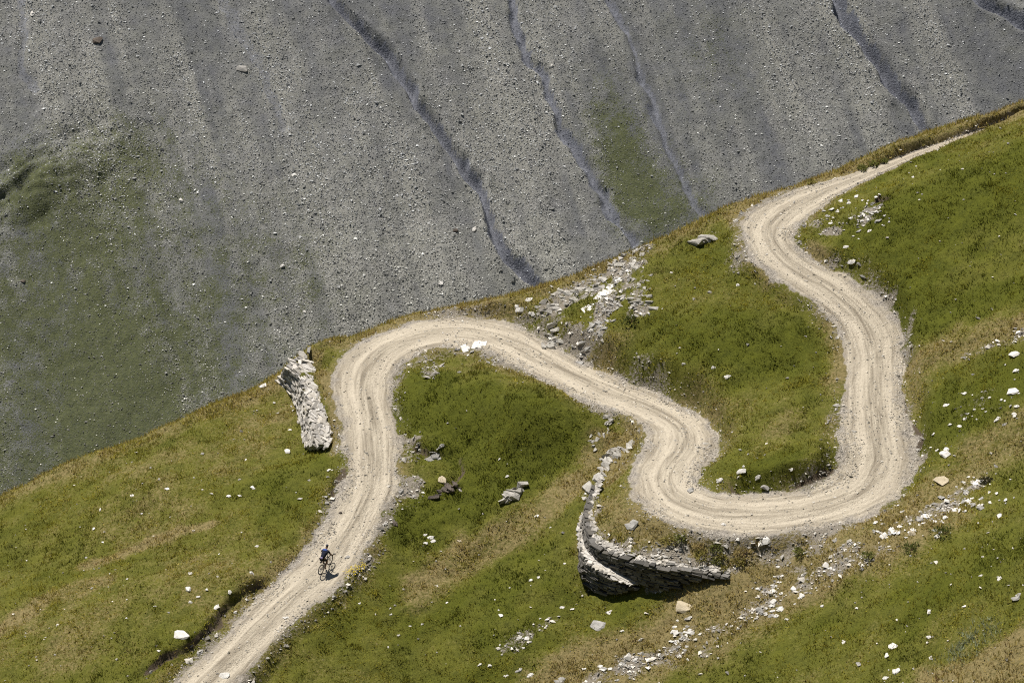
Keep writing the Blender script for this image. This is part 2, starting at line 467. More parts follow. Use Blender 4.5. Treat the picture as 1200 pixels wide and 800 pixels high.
class NT:
    def __init__(self, nt):
        self.nt = nt

    def n(self, t, **kw):
        nd = self.nt.nodes.new(t)
        for k, v in kw.items():
            setattr(nd, k, v)
        return nd

    def set(self, sock, val):
        if hasattr(val, 'is_output'):
            self.nt.links.new(val, sock)
        else:
            if isinstance(val, (tuple, list)) and len(val) == 3 and sock.type == 'RGBA':
                val = (*val, 1)
            sock.default_value = val

    def math(self, op, a, b=0.0, clamp=False):
        m = self.n('ShaderNodeMath', operation=op, use_clamp=clamp)
        self.set(m.inputs[0], a)
        self.set(m.inputs[1], b)
        return m.outputs[0]

    def mix(self, fac, a, b, blend='MIX'):
        m = self.n('ShaderNodeMix', data_type='RGBA', blend_type=blend)
        self.set(m.inputs[0], fac)
        self.set(m.inputs[6], a)
        self.set(m.inputs[7], b)
        return m.outputs[2]

    def noise(self, scale, vec=None, detail=3.0, rough=0.6, color=False):
        t = self.n('ShaderNodeTexNoise')
        t.inputs['Scale'].default_value = scale
        t.inputs['Detail'].default_value = detail
        t.inputs['Roughness'].default_value = rough
        if vec is not None:
            self.nt.links.new(vec, t.inputs['Vector'])
        return t.outputs[1 if color else 0]

    def ramp(self, fac, a, b, lo=0.0, hi=1.0):
        t = self.n('ShaderNodeMapRange')
        t.clamp = True
        self.set(t.inputs[0], fac)
        self.set(t.inputs[1], a)
        self.set(t.inputs[2], b)
        self.set(t.inputs[3], lo)
        self.set(t.inputs[4], hi)
        return t.outputs[0]

    def voro(self, scale, vec=None, feature='F1'):
        t = self.n('ShaderNodeTexVoronoi', feature=feature)
        t.inputs['Scale'].default_value = scale
        if vec is not None:
            self.nt.links.new(vec, t.inputs['Vector'])
        return t


def principled(g, color, rough=0.9, spec=0.15):
    b = g.n('ShaderNodeBsdfPrincipled')
    g.set(b.inputs['Base Color'], color)
    g.set(b.inputs['Roughness'], rough)
    g.set(b.inputs['Specular IOR Level'], spec)
    return b


def bump(g, b, height, strength, dist):
    t = g.n('ShaderNodeBump')
    g.set(t.inputs['Strength'], strength)
    g.set(t.inputs['Distance'], dist)
    g.set(t.inputs['Height'], height)
    g.nt.links.new(t.outputs[0], b.inputs['Normal'])


# ------------------------------------------------------------------ ground material for the near hillside and its road
def make_turf():
    m, nt, out = new_mat('turf_and_gravel')
    g = NT(nt)
    pos = g.n('ShaderNodeNewGeometry').outputs['Position']
    a = g.n('ShaderNodeAttribute', attribute_name='track')
    sa = g.n('ShaderNodeSeparateXYZ')
    nt.links.new(a.outputs['Vector'], sa.inputs[0])
    road, s, arc = sa.outputs
    c = g.n('ShaderNodeAttribute', attribute_name='cover')
    sc = g.n('ShaderNodeSeparateXYZ')
    nt.links.new(c.outputs['Vector'], sc.inputs[0])
    dry, bare, soil = sc.outputs
    # grass mat below the tufts, darkened to stand for shade between the blades
    n1 = g.noise(1.1, pos, 4, 0.65)
    n2 = g.noise(7.0, pos, 4, 0.7)
    n3 = g.noise(22.0, pos, 2, 0.7)
    green = g.mix(g.ramp(n2, 0.3, 0.7), (0.058, 0.062, 0.013), (0.158, 0.152, 0.030))
    green = g.mix(g.ramp(n1, 0.35, 0.7), green, (0.145, 0.140, 0.024))
    straw = g.mix(g.ramp(n2, 0.3, 0.7), (0.095, 0.078, 0.034), (0.24, 0.19, 0.085))
    green = g.mix(g.ramp(dry, 0.0, 0.35), g.mix(1.0, green, (0.72, 0.78, 0.55), 'MULTIPLY'), green)
    green = g.mix(g.ramp(n3, 0.35, 0.65), g.mix(1.0, green, (0.52, 0.55, 0.55), 'MULTIPLY'), green)
    dfac = g.ramp(g.math('ADD', dry, g.ramp(n2, 0.3, 0.7, -0.3, 0.3)), 0.42, 0.95)
    col = g.mix(dfac, green, straw)
    # stones and rubble
    v1 = g.voro(5.5, pos)
    v2 = g.voro(13.0, pos)
    stone = g.mix(g.ramp(v1.outputs[1], 0.2, 0.9), (0.12, 0.105, 0.085), (0.38, 0.345, 0.29))
    stone = g.mix(g.ramp(v2.outputs[0], 0.15, 0.5), stone, (0.20, 0.175, 0.14))
    bfac = g.ramp(g.math('ADD', bare, g.ramp(n2, 0.25, 0.75, -0.45, 0.45)), 0.35, 0.6)
    col = g.mix(bfac, col, stone)
    earth = g.mix(n2, (0.045, 0.035, 0.024), (0.13, 0.10, 0.07))
    col = g.mix(g.ramp(g.math('ADD', soil, g.ramp(n2, 0.2, 0.8, -0.3, 0.3)), 0.3, 0.6), col, earth)
    # road surface: two pale packed tracks, a stonier crown and grey gravel edges
    cv = g.n('ShaderNodeCombineXYZ')
    g.set(cv.inputs[0], g.math('MULTIPLY', s, 7.0))
    g.set(cv.inputs[1], g.math('MULTIPLY', arc, 0.28))
    streak = g.noise(1.0, cv.outputs[0], 5, 0.7)
    cv2 = g.n('ShaderNodeCombineXYZ')
    g.set(cv2.inputs[0], g.math('MULTIPLY', s, 2.0))
    g.set(cv2.inputs[1], g.math('MULTIPLY', arc, 0.10))
    wander = g.math('MULTIPLY', g.math('SUBTRACT', g.noise(1.0, cv2.outputs[0], 3, 0.6), 0.5), 0.55)
    sab = g.math('ABSOLUTE', g.math('ADD', s, wander))
    track = g.ramp(g.math('ABSOLUTE', g.math('SUBTRACT', sab, 0.45)), 0.30, 0.06)
    edge = g.ramp(g.math('ADD', sab, g.ramp(n1, 0.2, 0.8, -0.42, 0.42)), 0.72, 1.08)
    n4 = g.noise(9.0, pos, 5, 0.75)
    n5 = g.noise(30.0, pos, 3, 0.8)
    dirt = g.mix(g.ramp(streak, 0.36, 0.62), (0.20, 0.17, 0.128), (0.46, 0.405, 0.315))
    dirt = g.mix(g.math('MULTIPLY', track, g.ramp(streak, 0.3, 0.6, 0.35, 0.85)), dirt, (0.50, 0.44, 0.345))
    dirt = g.mix(g.ramp(n4, 0.48, 0.75, 0.0, 0.55), dirt, (0.24, 0.195, 0.14))
    dirt = g.mix(g.ramp(n5, 0.55, 0.75, 0.0, 0.5), dirt, (0.22, 0.18, 0.13))
    grav = g.mix(g.ramp(v2.outputs[1], 0.1, 0.95), (0.17, 0.152, 0.13), (0.42, 0.378, 0.32))
    grav = g.mix(g.ramp(n4, 0.4, 0.75, 0, 0.6), grav, (0.20, 0.175, 0.145))
    rc = g.mix(edge, dirt, grav)
    rfac = g.ramp(g.math('ADD', road, g.ramp(n4, 0.25, 0.75, -0.35, 0.35)), 0.38, 0.62)
    col = g.mix(rfac, col, rc)
    b = principled(g, col, 0.95, 0.08)
    h = g.math('ADD', g.math('MULTIPLY', n3, 0.6), g.math('MULTIPLY', n2, 1.0))
    h = g.math('ADD', h, g.math('MULTIPLY', v2.outputs[0], g.math('MULTIPLY', g.math('MAXIMUM', bare, g.math('MULTIPLY', road, edge)), -0.9)))
    bump(g, b, h, 0.7, 0.09)
    nt.links.new(b.outputs[0], out.inputs[0])
    return m


def make_tint(name, translucent=0.0, rough=0.9, noise_scale=None):
    m, nt, out = new_mat(name)
    g = NT(nt)
    a = g.n('ShaderNodeAttribute', attribute_name='tint')
    col = a.outputs['Color']
    if noise_scale:
        pos = g.n('ShaderNodeNewGeometry').outputs['Position']
        col = g.mix(g.ramp(g.noise(noise_scale, pos, 3, 0.7), 0.3, 0.7), g.mix(1.0, col, (0.62, 0.6, 0.58), 'MULTIPLY'), col)
    b = principled(g, col, rough, 0.1)
    if translucent:
        t = g.n('ShaderNodeBsdfTranslucent')
        g.set(t.inputs[0], col)
        mx = g.n('ShaderNodeMixShader')
        mx.inputs[0].default_value = translucent
        nt.links.new(b.outputs[0], mx.inputs[1])
        nt.links.new(t.outputs[0], mx.inputs[2])
        nt.links.new(mx.outputs[0], out.inputs[0])
    else:
        nt.links.new(b.outputs[0], out.inputs[0])
    return m


def make_rock(name, dark, light, rnd=0.25, lichen=(0.17, 0.15, 0.10)):
    m, nt, out = new_mat(name)
    g = NT(nt)
    pos = g.n('ShaderNodeTexCoord').outputs['Object']
    oi = g.n('ShaderNodeObjectInfo').outputs['Random']
    n1 = g.noise(3.0, pos, 5, 0.7)
    n2 = g.noise(14.0, pos, 4, 0.7)
    col = g.mix(g.ramp(n1, 0.3, 0.7), dark, light)
    col = g.mix(g.ramp(n2, 0.56, 0.72, 0, 0.6), col, lichen)
    col = g.mix(g.ramp(oi, 0, 1, 0, rnd), col, g.mix(0.5, dark, lichen))
    b = principled(g, col, 0.85, 0.2)
    bump(g, b, g.math('ADD', n1, n2), 0.6, 0.06)
    nt.links.new(b.outputs[0], out.inputs[0])
    return m


def plain(name, col, rough=0.6, spec=0.3, metal=0.0):
    m, nt, out = new_mat(name)
    g = NT(nt)
    n = g.noise(25.0, g.n('ShaderNodeTexCoord').outputs['Object'], 2, 0.6)
    c = g.mix(g.ramp(n, 0.3, 0.7), tuple(x * 0.8 for x in col), col)
    b = principled(g, c, rough, spec)
    b.inputs['Metallic'].default_value = metal
    nt.links.new(b.outputs[0], out.inputs[0])
    return m


M_TURF = make_turf()
M_GRASS = make_tint('grass_blades', 0.45, 0.75)
M_STUFF = make_tint('loose_stone', 0.0, 0.9)
M_WALL = make_tint('dry_stone', 0.0, 0.9, 9.0)
M_ROCK = make_rock('pale_limestone', (0.52, 0.49, 0.45), (0.80, 0.77, 0.72), 0.25)
M_ROCKG = make_rock('grey_limestone', (0.22, 0.21, 0.195), (0.46, 0.44, 0.41), 0.3)
M_LEDGE = make_rock('weathered_limestone', (0.22, 0.205, 0.18), (0.56, 0.53, 0.48), 0.45)
M_ROCKB = make_rock('tan_limestone', (0.34, 0.28, 0.19), (0.55, 0.47, 0.34), 0.3)
M_ROCKD = make_rock('dark_earthy_rock', (0.05, 0.04, 0.035), (0.15, 0.12, 0.10), 0.3)


# ------------------------------------------------------------------ mesh helpers
def mesh_from(name, verts, faces_flat, nper, mat, parent=None, attrs=None, smooth=False, mat2=None, mat_idx=None):
    """verts (n,3), faces_flat (m*nper), every face has nper corners"""
    me = bpy.data.meshes.new(name)
    verts = np.asarray(verts, np.float32)
    nf = len(faces_flat) // nper
    me.vertices.add(len(verts))
    me.vertices.foreach_set('co', verts.ravel())
    me.loops.add(len(faces_flat))
    me.loops.foreach_set('vertex_index', np.asarray(faces_flat, np.int32))
    me.polygons.add(nf)
    me.polygons.foreach_set('loop_start', np.arange(nf, dtype=np.int32) * nper)
    me.update(calc_edges=True)
    me.validate()
    for k, (typ, arr) in (attrs or {}).items():
        at = me.attributes.new(k, typ, 'POINT')
        if typ == 'FLOAT_VECTOR':
            at.data.foreach_set('vector', np.asarray(arr, np.float32).ravel())
        else:
            at.data.foreach_set('color', np.asarray(arr, np.float32).ravel())
    me.materials.append(mat)
    me.polygons.foreach_set('use_smooth', np.full(nf, bool(smooth)))
    o = bpy.data.objects.new(name, me)
    COL.objects.link(o)
    if parent is not None:
        o.parent = parent
    return o


def tag(o, label=None, cat=None, group=None, kind=None):
    if label:
        o['label'] = label
    if cat:
        o['category'] = cat
    if group:
        o['group'] = group
    if kind:
        o['kind'] = kind
    return o


def grid_faces(ny, nx):
    idx = np.arange(ny * nx).reshape(ny, nx)
    return np.stack([idx[:-1, :-1], idx[:-1, 1:], idx[1:, 1:], idx[1:, :-1]], -1).reshape(-1, 4)


# ------------------------------------------------------------------ near hillside and road (same sheet, split where the road runs)
V = np.stack([X, Y, Z], -1).reshape(-1, 3)
TR = np.stack([ROADM, S, ARC], -1).reshape(-1, 3)
CV = np.stack([DRY, BARE, SOIL], -1).reshape(-1, 3)
Q = grid_faces(*X.shape)
isroad = (np.abs(S).reshape(-1)[Q].mean(1) < 1.06) & ((ridge_y(X) - Y).reshape(-1)[Q].mean(1) > 0.0)
for nm, sel in (('hillside', ~isroad), ('road', isroad)):
    q = Q[sel]
    used = np.unique(q)
    remap = np.zeros(len(V), np.int64)
    remap[used] = np.arange(len(used))
    o = mesh_from(nm, V[used], remap[q].ravel(), 4, M_TURF, attrs={'track': ('FLOAT_VECTOR', TR[used]), 'cover': ('FLOAT_VECTOR', CV[used])}, smooth=True)
    tag(o, kind='structure')

# ------------------------------------------------------------------ the far scree slope
SX0, SX1, SY0, SY1, SS = -78.0, 78.0, 318.0, 408.0, 0.30


def far_plane(x, y):
    return -102.0 + 0.62 * (y - 371.0)


def far_hit(u, v):
    d = rays(u, v)
    # CAM_Z + t dz = -102 + .62 (t dy - 371)
    t = (-102.0 - 0.62 * 371.0 - CAM_Z) / (d[..., 2] - 0.62 * d[..., 1])
    return np.stack([d[..., 0] * t, d[..., 1] * t, CAM_Z + d[..., 2] * t], -1)


def far_poly(L, n=5):
    c = catmull(L, n)
    return far_hit(c[:, 0], c[:, 1]), c


GULLIES = [([(375, -40), (392, 0), (420, 30), (450, 58), (482, 108), (520, 160), (554, 203), (573, 240), (583, 280), (605, 310), (638, 338), (680, 370)], 0.75, 1.5),
           ([(585, -40), (599, 0), (615, 50), (640, 100), (660, 148), (690, 195), (712, 240), (742, 282)], 0.66, 0.8),
           ([(700, -30), (713, 0), (735, 45), (757, 100), (773, 150), (800, 205), (832, 252)], 0.52, 0.6),
           ([(955, -40), (980, 0), (1005, 40), (1040, 85), (1068, 118), (1092, 158), (1110, 190)], 0.95, 1.8),
           ([(1110, -30), (1145, 0), (1175, 20), (1220, 45)], 0.85, 1.3),
           ([(20, -30), (28, 30), (25, 70), (40, 110)], 0.7, 0.3),
           ([(255, -20), (280, 40), (310, 90), (330, 150)], 0.8, 0.2)]


def far_height(x, y, masks=False):
    z = far_plane(x, y) + 1.3 * fbm(x, y, 34, 3, 201) + 0.35 * fbm(x, y, 6, 3, 211)
    # downslope flutes that fan from upper left to lower right
    z = z + 0.42 * fbm((x + 0.28 * y) / 1.0, y / 9.0, 3.2, 3, 221)
    z = z + 0.10 * fbm(x, y, 0.8, 2, 231)
    gm = np.zeros(x.shape)
    for L, w, dep in GULLIES:
        P, _ = far_poly(L)
        wob = 0.8 * fbm(x, y, 3.0, 3, 241)
        d, sd, _ = poly_dist(x + wob, y + wob * 0.3, P)
        core = np.exp(-(d / (w * 0.62)) ** 2)
        lev = np.exp(-((d - 1.35 * w) / (0.6 * w)) ** 2)
        z = z - dep * core + 0.28 * dep * lev
        gm = np.maximum(gm, sstep(1.05 * w, 0.6 * w, d + 0.5 * w * fbm(x, y, 0.9, 3, 243)) * min(1.0, 0.35 + dep * 0.6))
    # old hummocks at the left edge
    u, v, _ = project(np.stack([x, y, far_plane(x, y)], -1))
    hm = np.exp(-(((u - 20) / 95) ** 2 + ((v - (225 - 0.35 * (u - 20))) / 48) ** 2))
    z = z + hm * (2.7 * fbm(x + 0.7 * y, (y - 0.6 * x) * 2.2, 8.0, 5, 251, 0.62))
    if not masks:
        return z
    gr = np.clip(1.25 * np.exp(-(((u - 60) / 230) ** 2 + ((v - 470) / 170) ** 2)) + 0.85 * np.exp(-(((u - 130 + 0.4 * (v - 240)) / 80) ** 2 + ((v - 230) / 90) ** 2))
                 + 1.2 * np.exp(-(((u - (735 + 0.28 * (v - 180))) / 40) ** 2 + ((v - 195) / 80) ** 2)) + 0.35 * np.exp(-(((u - 835) / 55) ** 2 + ((v - 70) / 70) ** 2))
                 + 0.5 * np.exp(-(((u - 800) / 45) ** 2 + ((v - 225) / 40) ** 2)) + 0.35 * np.exp(-(((u - 300) / 140) ** 2 + ((v - 330) / 120) ** 2)) + 0.6 * hm, 0, 1)
    gr = np.clip(gr * (0.92 + 0.5 * fbm((x + 0.3 * y), y / 3.0, 5.0, 4, 261)) + 0.45 * fbm(x, y, 1.1, 4, 267) * np.clip(gr * 3, 0, 1), 0, 1) * (1 - 0.9 * gm)
    lite = 0.45 + 0.8 * fbm((x + 0.30 * y) / 1.0, y / 9.0, 2.0, 4, 271) + 0.55 * fbm((x + 0.34 * y) / 1.0, y / 6.0, 7.0, 3, 273) + 0.6 * fbm(x, y, 22, 3, 277) + 0.45 * fbm((x + 0.30 * y), y / 14.0, 0.9, 3, 275) + 0.25 * fbm(x, y, 1.2, 3, 279)
    return z, gm, gr, np.clip(lite, 0, 1)


sx = np.arange(SX0, SX1 + 0.001, SS)
sy = np.arange(SY0, SY1 + 0.001, SS)
FXg, FYg = np.meshgrid(sx, sy)
FZ, GM, GRN, LITE = far_height(FXg, FYg, True)
FGRID = dict(x0=SX0, y0=SY0, s=SS, z=FZ)


def make_scree():
    m, nt, out = new_mat('grey_scree')
    g = NT(nt)
    pos = g.n('ShaderNodeNewGeometry').outputs['Position']
    c = g.n('ShaderNodeAttribute', attribute_name='cover')
    sc = g.n('ShaderNodeSeparateXYZ')
    nt.links.new(c.outputs['Vector'], sc.inputs[0])
    gm, gr, lite = sc.outputs
    v1 = g.voro(5.0, pos)
    v2 = g.voro(9.5, pos)
    n1 = g.noise(0.35, pos, 5, 0.65)
    n2 = g.noise(2.5, pos, 4, 0.7)
    lo = g.mix(lite, (0.092, 0.094, 0.102), (0.190, 0.186, 0.172))
    hi = g.mix(lite, (0.16, 0.163, 0.172), (0.37, 0.36, 0.33))
    col = g.mix(g.ramp(v1.outputs[1], 0.1, 0.95), lo, hi)
    col = g.mix(g.ramp(v2.outputs[0], 0.1, 0.6, 0.0, 0.7), col, lo)
    col = g.mix(g.ramp(n1, 0.35, 0.7, 0, 0.35), col, (0.21, 0.21, 0.165))
    slate = g.mix(g.ramp(n2, 0.3, 0.7), (0.090, 0.095, 0.115), (0.19, 0.196, 0.222))
    col = g.mix(g.ramp(g.math('ADD', gm, g.ramp(n2, 0.2, 0.8, -0.25, 0.25)), 0.3, 0.75), col, slate)
    green = g.mix(g.ramp(n2, 0.3, 0.7), (0.046, 0.054, 0.022), (0.098, 0.106, 0.043))
    gfac = g.ramp(g.math('ADD', gr, g.ramp(v2.outputs[1], 0.0, 1.0, -0.5, 0.35)), 0.2, 0.75, 0, 0.9)
    col = g.mix(gfac, col, green)
    b = principled(g, col, 0.95, 0.06)
    h = g.math('ADD', g.math('MULTIPLY', v1.outputs[0], -1.0), g.math('MULTIPLY', v2.outputs[0], -0.5))
    bump(g, b, h, 0.5, 0.09)
    nt.links.new(b.outputs[0], out.inputs[0])
    return m


M_SCREE = make_scree()
Vf = np.stack([FXg, FYg, FZ], -1).reshape(-1, 3)
o = mesh_from('scree_slope', Vf, grid_faces(*FXg.shape).ravel(), 4, M_SCREE, attrs={'cover': ('FLOAT_VECTOR', np.stack([GM, GRN, LITE], -1).reshape(-1, 3))}, smooth=True)
tag(o, kind='structure')

# ------------------------------------------------------------------ the ground sheet that carries on to the horizon under both
def ground_height(x, y):
    z = np.zeros(x.shape)
    xc = np.clip(x, -45, 45)
    side = 0.28 * (x - xc)
    yb = 196.0
    m1 = (y >= 112) & (y < yb)
    z[m1] = smooth_height(xc[m1], y[m1])
    m0 = y < 112
    if m0.any():
        z112 = smooth_height(xc[m0], np.full(m0.sum(), 112.0))
        t = np.clip((112 - y[m0]) / 112.0, 0, 1)
        top = 93.3
        zz = z112 + (top - z112) * t - 2.5 * np.sin(np.pi * t)
        zz = np.where(y[m0] < 0, top + 0.35 * (-y[m0]) * np.exp(y[m0] / 400.0) * 1.0 - 0.0, zz)
        z[m0] = zz
    z[m0 | m1] += (side * np.clip(1.0, 0, 1))[m0 | m1]
    far_z = far_height(np.clip(x, -400, 400), y)
    far_z = np.where(y > 520, far_plane(x, 520.0) + (y - 520) * 0.62 - np.maximum(0, y - 800) ** 2 * 0.00022, far_z)
    mm = (y >= yb) & (y < 318)
    if mm.any():
        z196 = smooth_height(xc[mm], np.full(mm.sum(), yb)) + side[mm]
        z318 = far_height(np.clip(x[mm], -400, 400), np.full(mm.sum(), 318.0))
        t = (y[mm] - yb) / (318 - yb)
        z[mm] = z196 + (z318 - z196) * (t * 1.0) - 6.0 * np.sin(np.pi * t)
    mf = y >= 318
    z[mf] = far_z[mf]
    return z


def graded(lo, hi, step, out, n):
    core = np.arange(lo, hi + 1e-6, step)
    k = np.geomspace(step, out, n)
    return np.concatenate([(lo - np.cumsum(k))[::-1], core, hi + np.cumsum(k)])


hx = graded(-96, 96, 3.0, 200, 14)
hy = graded(-60, 480, 3.0, 200, 14)
HX, HY = np.meshgrid(hx, hy)
HZ = ground_height(HX, HY)
inn = ((HX > FX0 + 1.5) & (HX < FX1 - 1.5) & (HY > FY0 + 1.5) & (HY < FY1 - 1.5)) | ((HX > SX0 + 1.5) & (HX < SX1 - 1.5) & (HY > SY0 + 1.5) & (HY < SY1 - 1.5))
HZ = HZ - np.where(inn, 4.0, 0.05)


def make_ground():
    m, nt, out = new_mat('mountain_ground')
    g = NT(nt)
    pos = g.n('ShaderNodeNewGeometry').outputs['Position']
    n1 = g.noise(0.12, pos, 6, 0.65)
    n2 = g.noise(2.0, pos, 4, 0.7)
    sp = g.n('ShaderNodeSeparateXYZ')
    nt.links.new(pos, sp.inputs[0])
    grass = g.mix(g.ramp(n2, 0.3, 0.7), (0.05, 0.06, 0.016), (0.13, 0.12, 0.04))
    rock = g.mix(g.ramp(n2, 0.3, 0.7), (0.10, 0.10, 0.095), (0.24, 0.235, 0.22))
    f = g.ramp(g.math('ADD', sp.outputs[1], g.ramp(n1, 0.2, 0.8, -40.0, 40.0)), 240.0, 300.0)
    b = principled(g, g.mix(f, grass, rock), 0.95, 0.06)
    bump(g, b, n2, 0.6, 0.3)
    nt.links.new(b.outputs[0], out.inputs[0])
    return m


o = mesh_from('ground', np.stack([HX, HY, HZ], -1).reshape(-1, 3), grid_faces(*HX.shape).ravel(), 4, make_ground(), smooth=True)
tag(o, kind='structure')

# ------------------------------------------------------------------ dry stone walls
BOX_F = np.array([[0, 3, 2, 1], [4, 5, 6, 7], [0, 1, 5, 4], [1, 2, 6, 5], [2, 3, 7, 6], [3, 0, 4, 7]])
BOX_V = np.array([[-1, -1, -1], [1, -1, -1], [1, 1, -1], [-1, 1, -1], [-1, -1, 1], [1, -1, 1], [1, 1, 1], [-1, 1, 1]]) * 0.5


class Stones:
    def __init__(self):
        self.v, self.f, self.t, self.n = [], [], [], 0

    def box(self, c, ax, ay, az, dims, tint, jit=0.11):
        b = BOX_V * np.array(dims)
        b = b + (RNG.random((8, 3)) - 0.5) * np.array(dims) * 2 * jit
        R = np.stack([ax, ay, az])
        self.v.append(b @ R + c)
        self.f.append(BOX_F + self.n)
        self.n += 8
        self.t.append(np.tile([*tint, 1.0], (8, 1)))

    def quad_strip(self, A, B, tint):
        m = len(A)
        self.v.append(np.vstack([A, B]))
        i = np.arange(m - 1)
        self.f.append(np.stack([i, i + 1, i + 1 + m, i + m], -1) + self.n)
        self.n += 2 * m
        self.t.append(np.tile([*tint, 1.0], (2 * m, 1)))

    def build(self, name, parent=None, mat=None):
        return mesh_from(name, np.vstack(self.v), np.vstack(self.f).ravel(), 4, mat or M_WALL, parent, attrs={'tint': ('FLOAT_COLOR', np.vstack(self.t))})


def stone_tint(lo=0.22, hi=0.5):
    k = lo + (hi - lo) * RNG.random() ** 0.8
    w = RNG.random()
    return (k, k * (0.955 - 0.03 * w), k * (0.89 - 0.09 * w))


def wall_face(st, top, foot, ch=0.15, out=0.0, lo=0.2, hi=0.48, messy=0.5):
    n = 200
    T, Bm = resample(top, n), resample(foot, n)
    L = np.linalg.norm(np.diff((T + Bm) / 2, axis=0), axis=1).sum()
    H = np.linalg.norm(T - Bm, axis=1)
    tang = np.gradient((T + Bm) / 2, axis=0)
    tang[:, 2] = 0
    tang /= np.linalg.norm(tang, axis=1)[:, None] + 1e-9
    j = 0
    while True:
        z0 = j * ch
        if z0 > H.max():
            break
        s = RNG.random() * 0.2
        while s < L:
            ln = 0.18 + 0.50 * RNG.random() ** 1.5
            i = int(np.clip((s + ln / 2) / L * (n - 1), 0, n - 1))
            if H[i] > z0 + 0.3 * ch:
                up = (T[i] - Bm[i]) / (H[i] + 1e-9)
                tg = tang[i]
                nm = np.cross(tg, up)
                nm /= np.linalg.norm(nm) + 1e-9
                a = (RNG.random() - 0.5) * 0.28 * messy
                tg2 = tg * math.cos(a) + up * math.sin(a)
                up2 = np.cross(nm, tg2)
                dep = 0.28 + 0.15 * RNG.random()
                c = Bm[i] + up * (z0 + ch / 2) + nm * (RNG.random() - 0.5) * 0.10 * messy + nm * out
                st.box(c, tg2, nm, up2, (ln * 0.96, dep, ch * (0.82 + 0.2 * RNG.random())), stone_tint(lo, hi))
            s += ln
        j += 1
    # dark backing sheet behind the face stones, coloured as the shaded gaps
    inward = np.cross(tang, np.array([0, 0, 1.0]))
    mid = (top.mean(0) + foot.mean(0)) / 2
    sgn = np.sign(((T - Bm) * inward).sum(1).mean() + 1e-9)
    st.quad_strip(T + inward * sgn * 0.10 - np.array([0, 0, 0.08]), Bm + inward * sgn * 0.10 - np.array([0, 0, 0.5]), (0.07, 0.062, 0.055))


def wall_cap(st, lip, inner, size=(0.42, 0.30, 0.11), n=60, lo=0.36, hi=0.62):
    A, Bm = resample(lip, 120), resample(inner, 120)
    tang = np.gradient(A, axis=0)
    tang /= np.linalg.norm(tang, axis=1)[:, None] + 1e-9
    for k in range(n):
        i = int(RNG.random() * 119)
        f = RNG.random()
        c = A[i] * (1 - f) + Bm[i] * f
        a = (RNG.random() - 0.5) * 1.6
        tg = tang[i] * math.cos(a) + np.cross([0, 0, 1.0], tang[i]) * math.sin(a)
        tilt = (RNG.random() - 0.5) * 0.5
        up = np.array([0, 0, 1.0]) * math.cos(tilt) + np.cross(tg, [0, 0, 1.0]) * math.sin(tilt)
        up -= tg * np.dot(up, tg)
        up /= np.linalg.norm(up)
        sc = 0.55 + 0.8 * RNG.random()
        st.box(c + np.array([0, 0, 0.05 * RNG.random()]), tg, np.cross(up, tg), up, (size[0] * sc, size[1] * sc * (0.7 + 0.6 * RNG.random()), size[2] * (0.6 + 0.9 * RNG.random())), stone_tint(lo, hi), 0.2)


def wall_thing(name, label, at):
    r = bpy.data.objects.new(name, None)
    r.location = at
    COL.objects.link(r)
    return tag(r, label, 'wall')


def adopt(child, root):
    child.parent = root
    child.matrix_parent_inverse = Matrix.Translation(-Vector(root.location))


w1t, w1m, w1f = wp(W1_TOP), wp(W1_MID), wp(W1_FOOT)
w1 = wall_thing('dry_stone_wall', 'ruined pale dry stone wall shoring up the outside of the bend beside the green left slope', tuple(w1f.mean(0)))
st = Stones()
wall_face(st, w1m, w1f, 0.13, 0.0, 0.22, 0.60, 1.3)
adopt(st.build('stone_face'), w1)
st = Stones()
wall_cap(st, w1m, w1t, (0.52, 0.20, 0.12), 190, 0.24, 0.64)
adopt(st.build('coping'), w1)

w2t, w2f = wp(W2_TOP), wp(W2_FOOT)
w2 = wall_thing('dry_stone_wall', 'tall curved dry stone retaining wall with a shaded face holding up the lower bend', tuple(w2f.mean(0)))
st = Stones()
wall_face(st, w2t, w2f, 0.11, 0.0, 0.07, 0.20, 0.3)  # stone tints darkened to paint in the shade on this face
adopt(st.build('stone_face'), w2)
st = Stones()
inner2 = w2t + np.array([0.30, 0.42, 0.03])
wall_cap(st, w2t + np.array([0.08, 0.12, -0.02]), inner2, (0.30, 0.18, 0.06), 170, 0.24, 0.60)
adopt(st.build('coping'), w2)

w3t, w3f = wp(W3_TOP), wp(W3_FOOT)
w3 = wall_thing('buttress_wall', 'low stepped buttress of stacked stone at the foot of the tall curved wall', tuple(w3f.mean(0)))
st = Stones()
wall_face(st, w3t, w3f, 0.11, 0.0, 0.07, 0.20, 0.3)  # the buttress face has its shade painted into the stone tints too
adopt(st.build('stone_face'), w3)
st = Stones()
wall_cap(st, w3t + np.array([0.06, 0.08, 0.0]), w3t + np.array([0.34, 0.42, 0.02]), (0.5, 0.28, 0.07), 110, 0.44, 0.66)
adopt(st.build('coping'), w3)

w4t = wp(W4_TOP)
w4 = wall_thing('stone_kerb', 'narrow line of pale stones curving outside the buttress below the tall wall', tuple(w4t.mean(0)))
st = Stones()
w4t[:, 2] = bil(Z, w4t[:, 0], w4t[:, 1])
wall_cap(st, w4t + np.array([-0.05, 0, 0.05]), w4t + np.array([0.05, 0.05, 0.02]), (0.30, 0.20, 0.16), 60, 0.30, 0.55)
adopt(st.build('base_course'), w4)
st = Stones()
wall_cap(st, w4t + np.array([0, 0, 0.1]), w4t + np.array([0.10, 0.06, 0.1]), (0.32, 0.18, 0.07), 36, 0.42, 0.66)
adopt(st.build('coping'), w4)

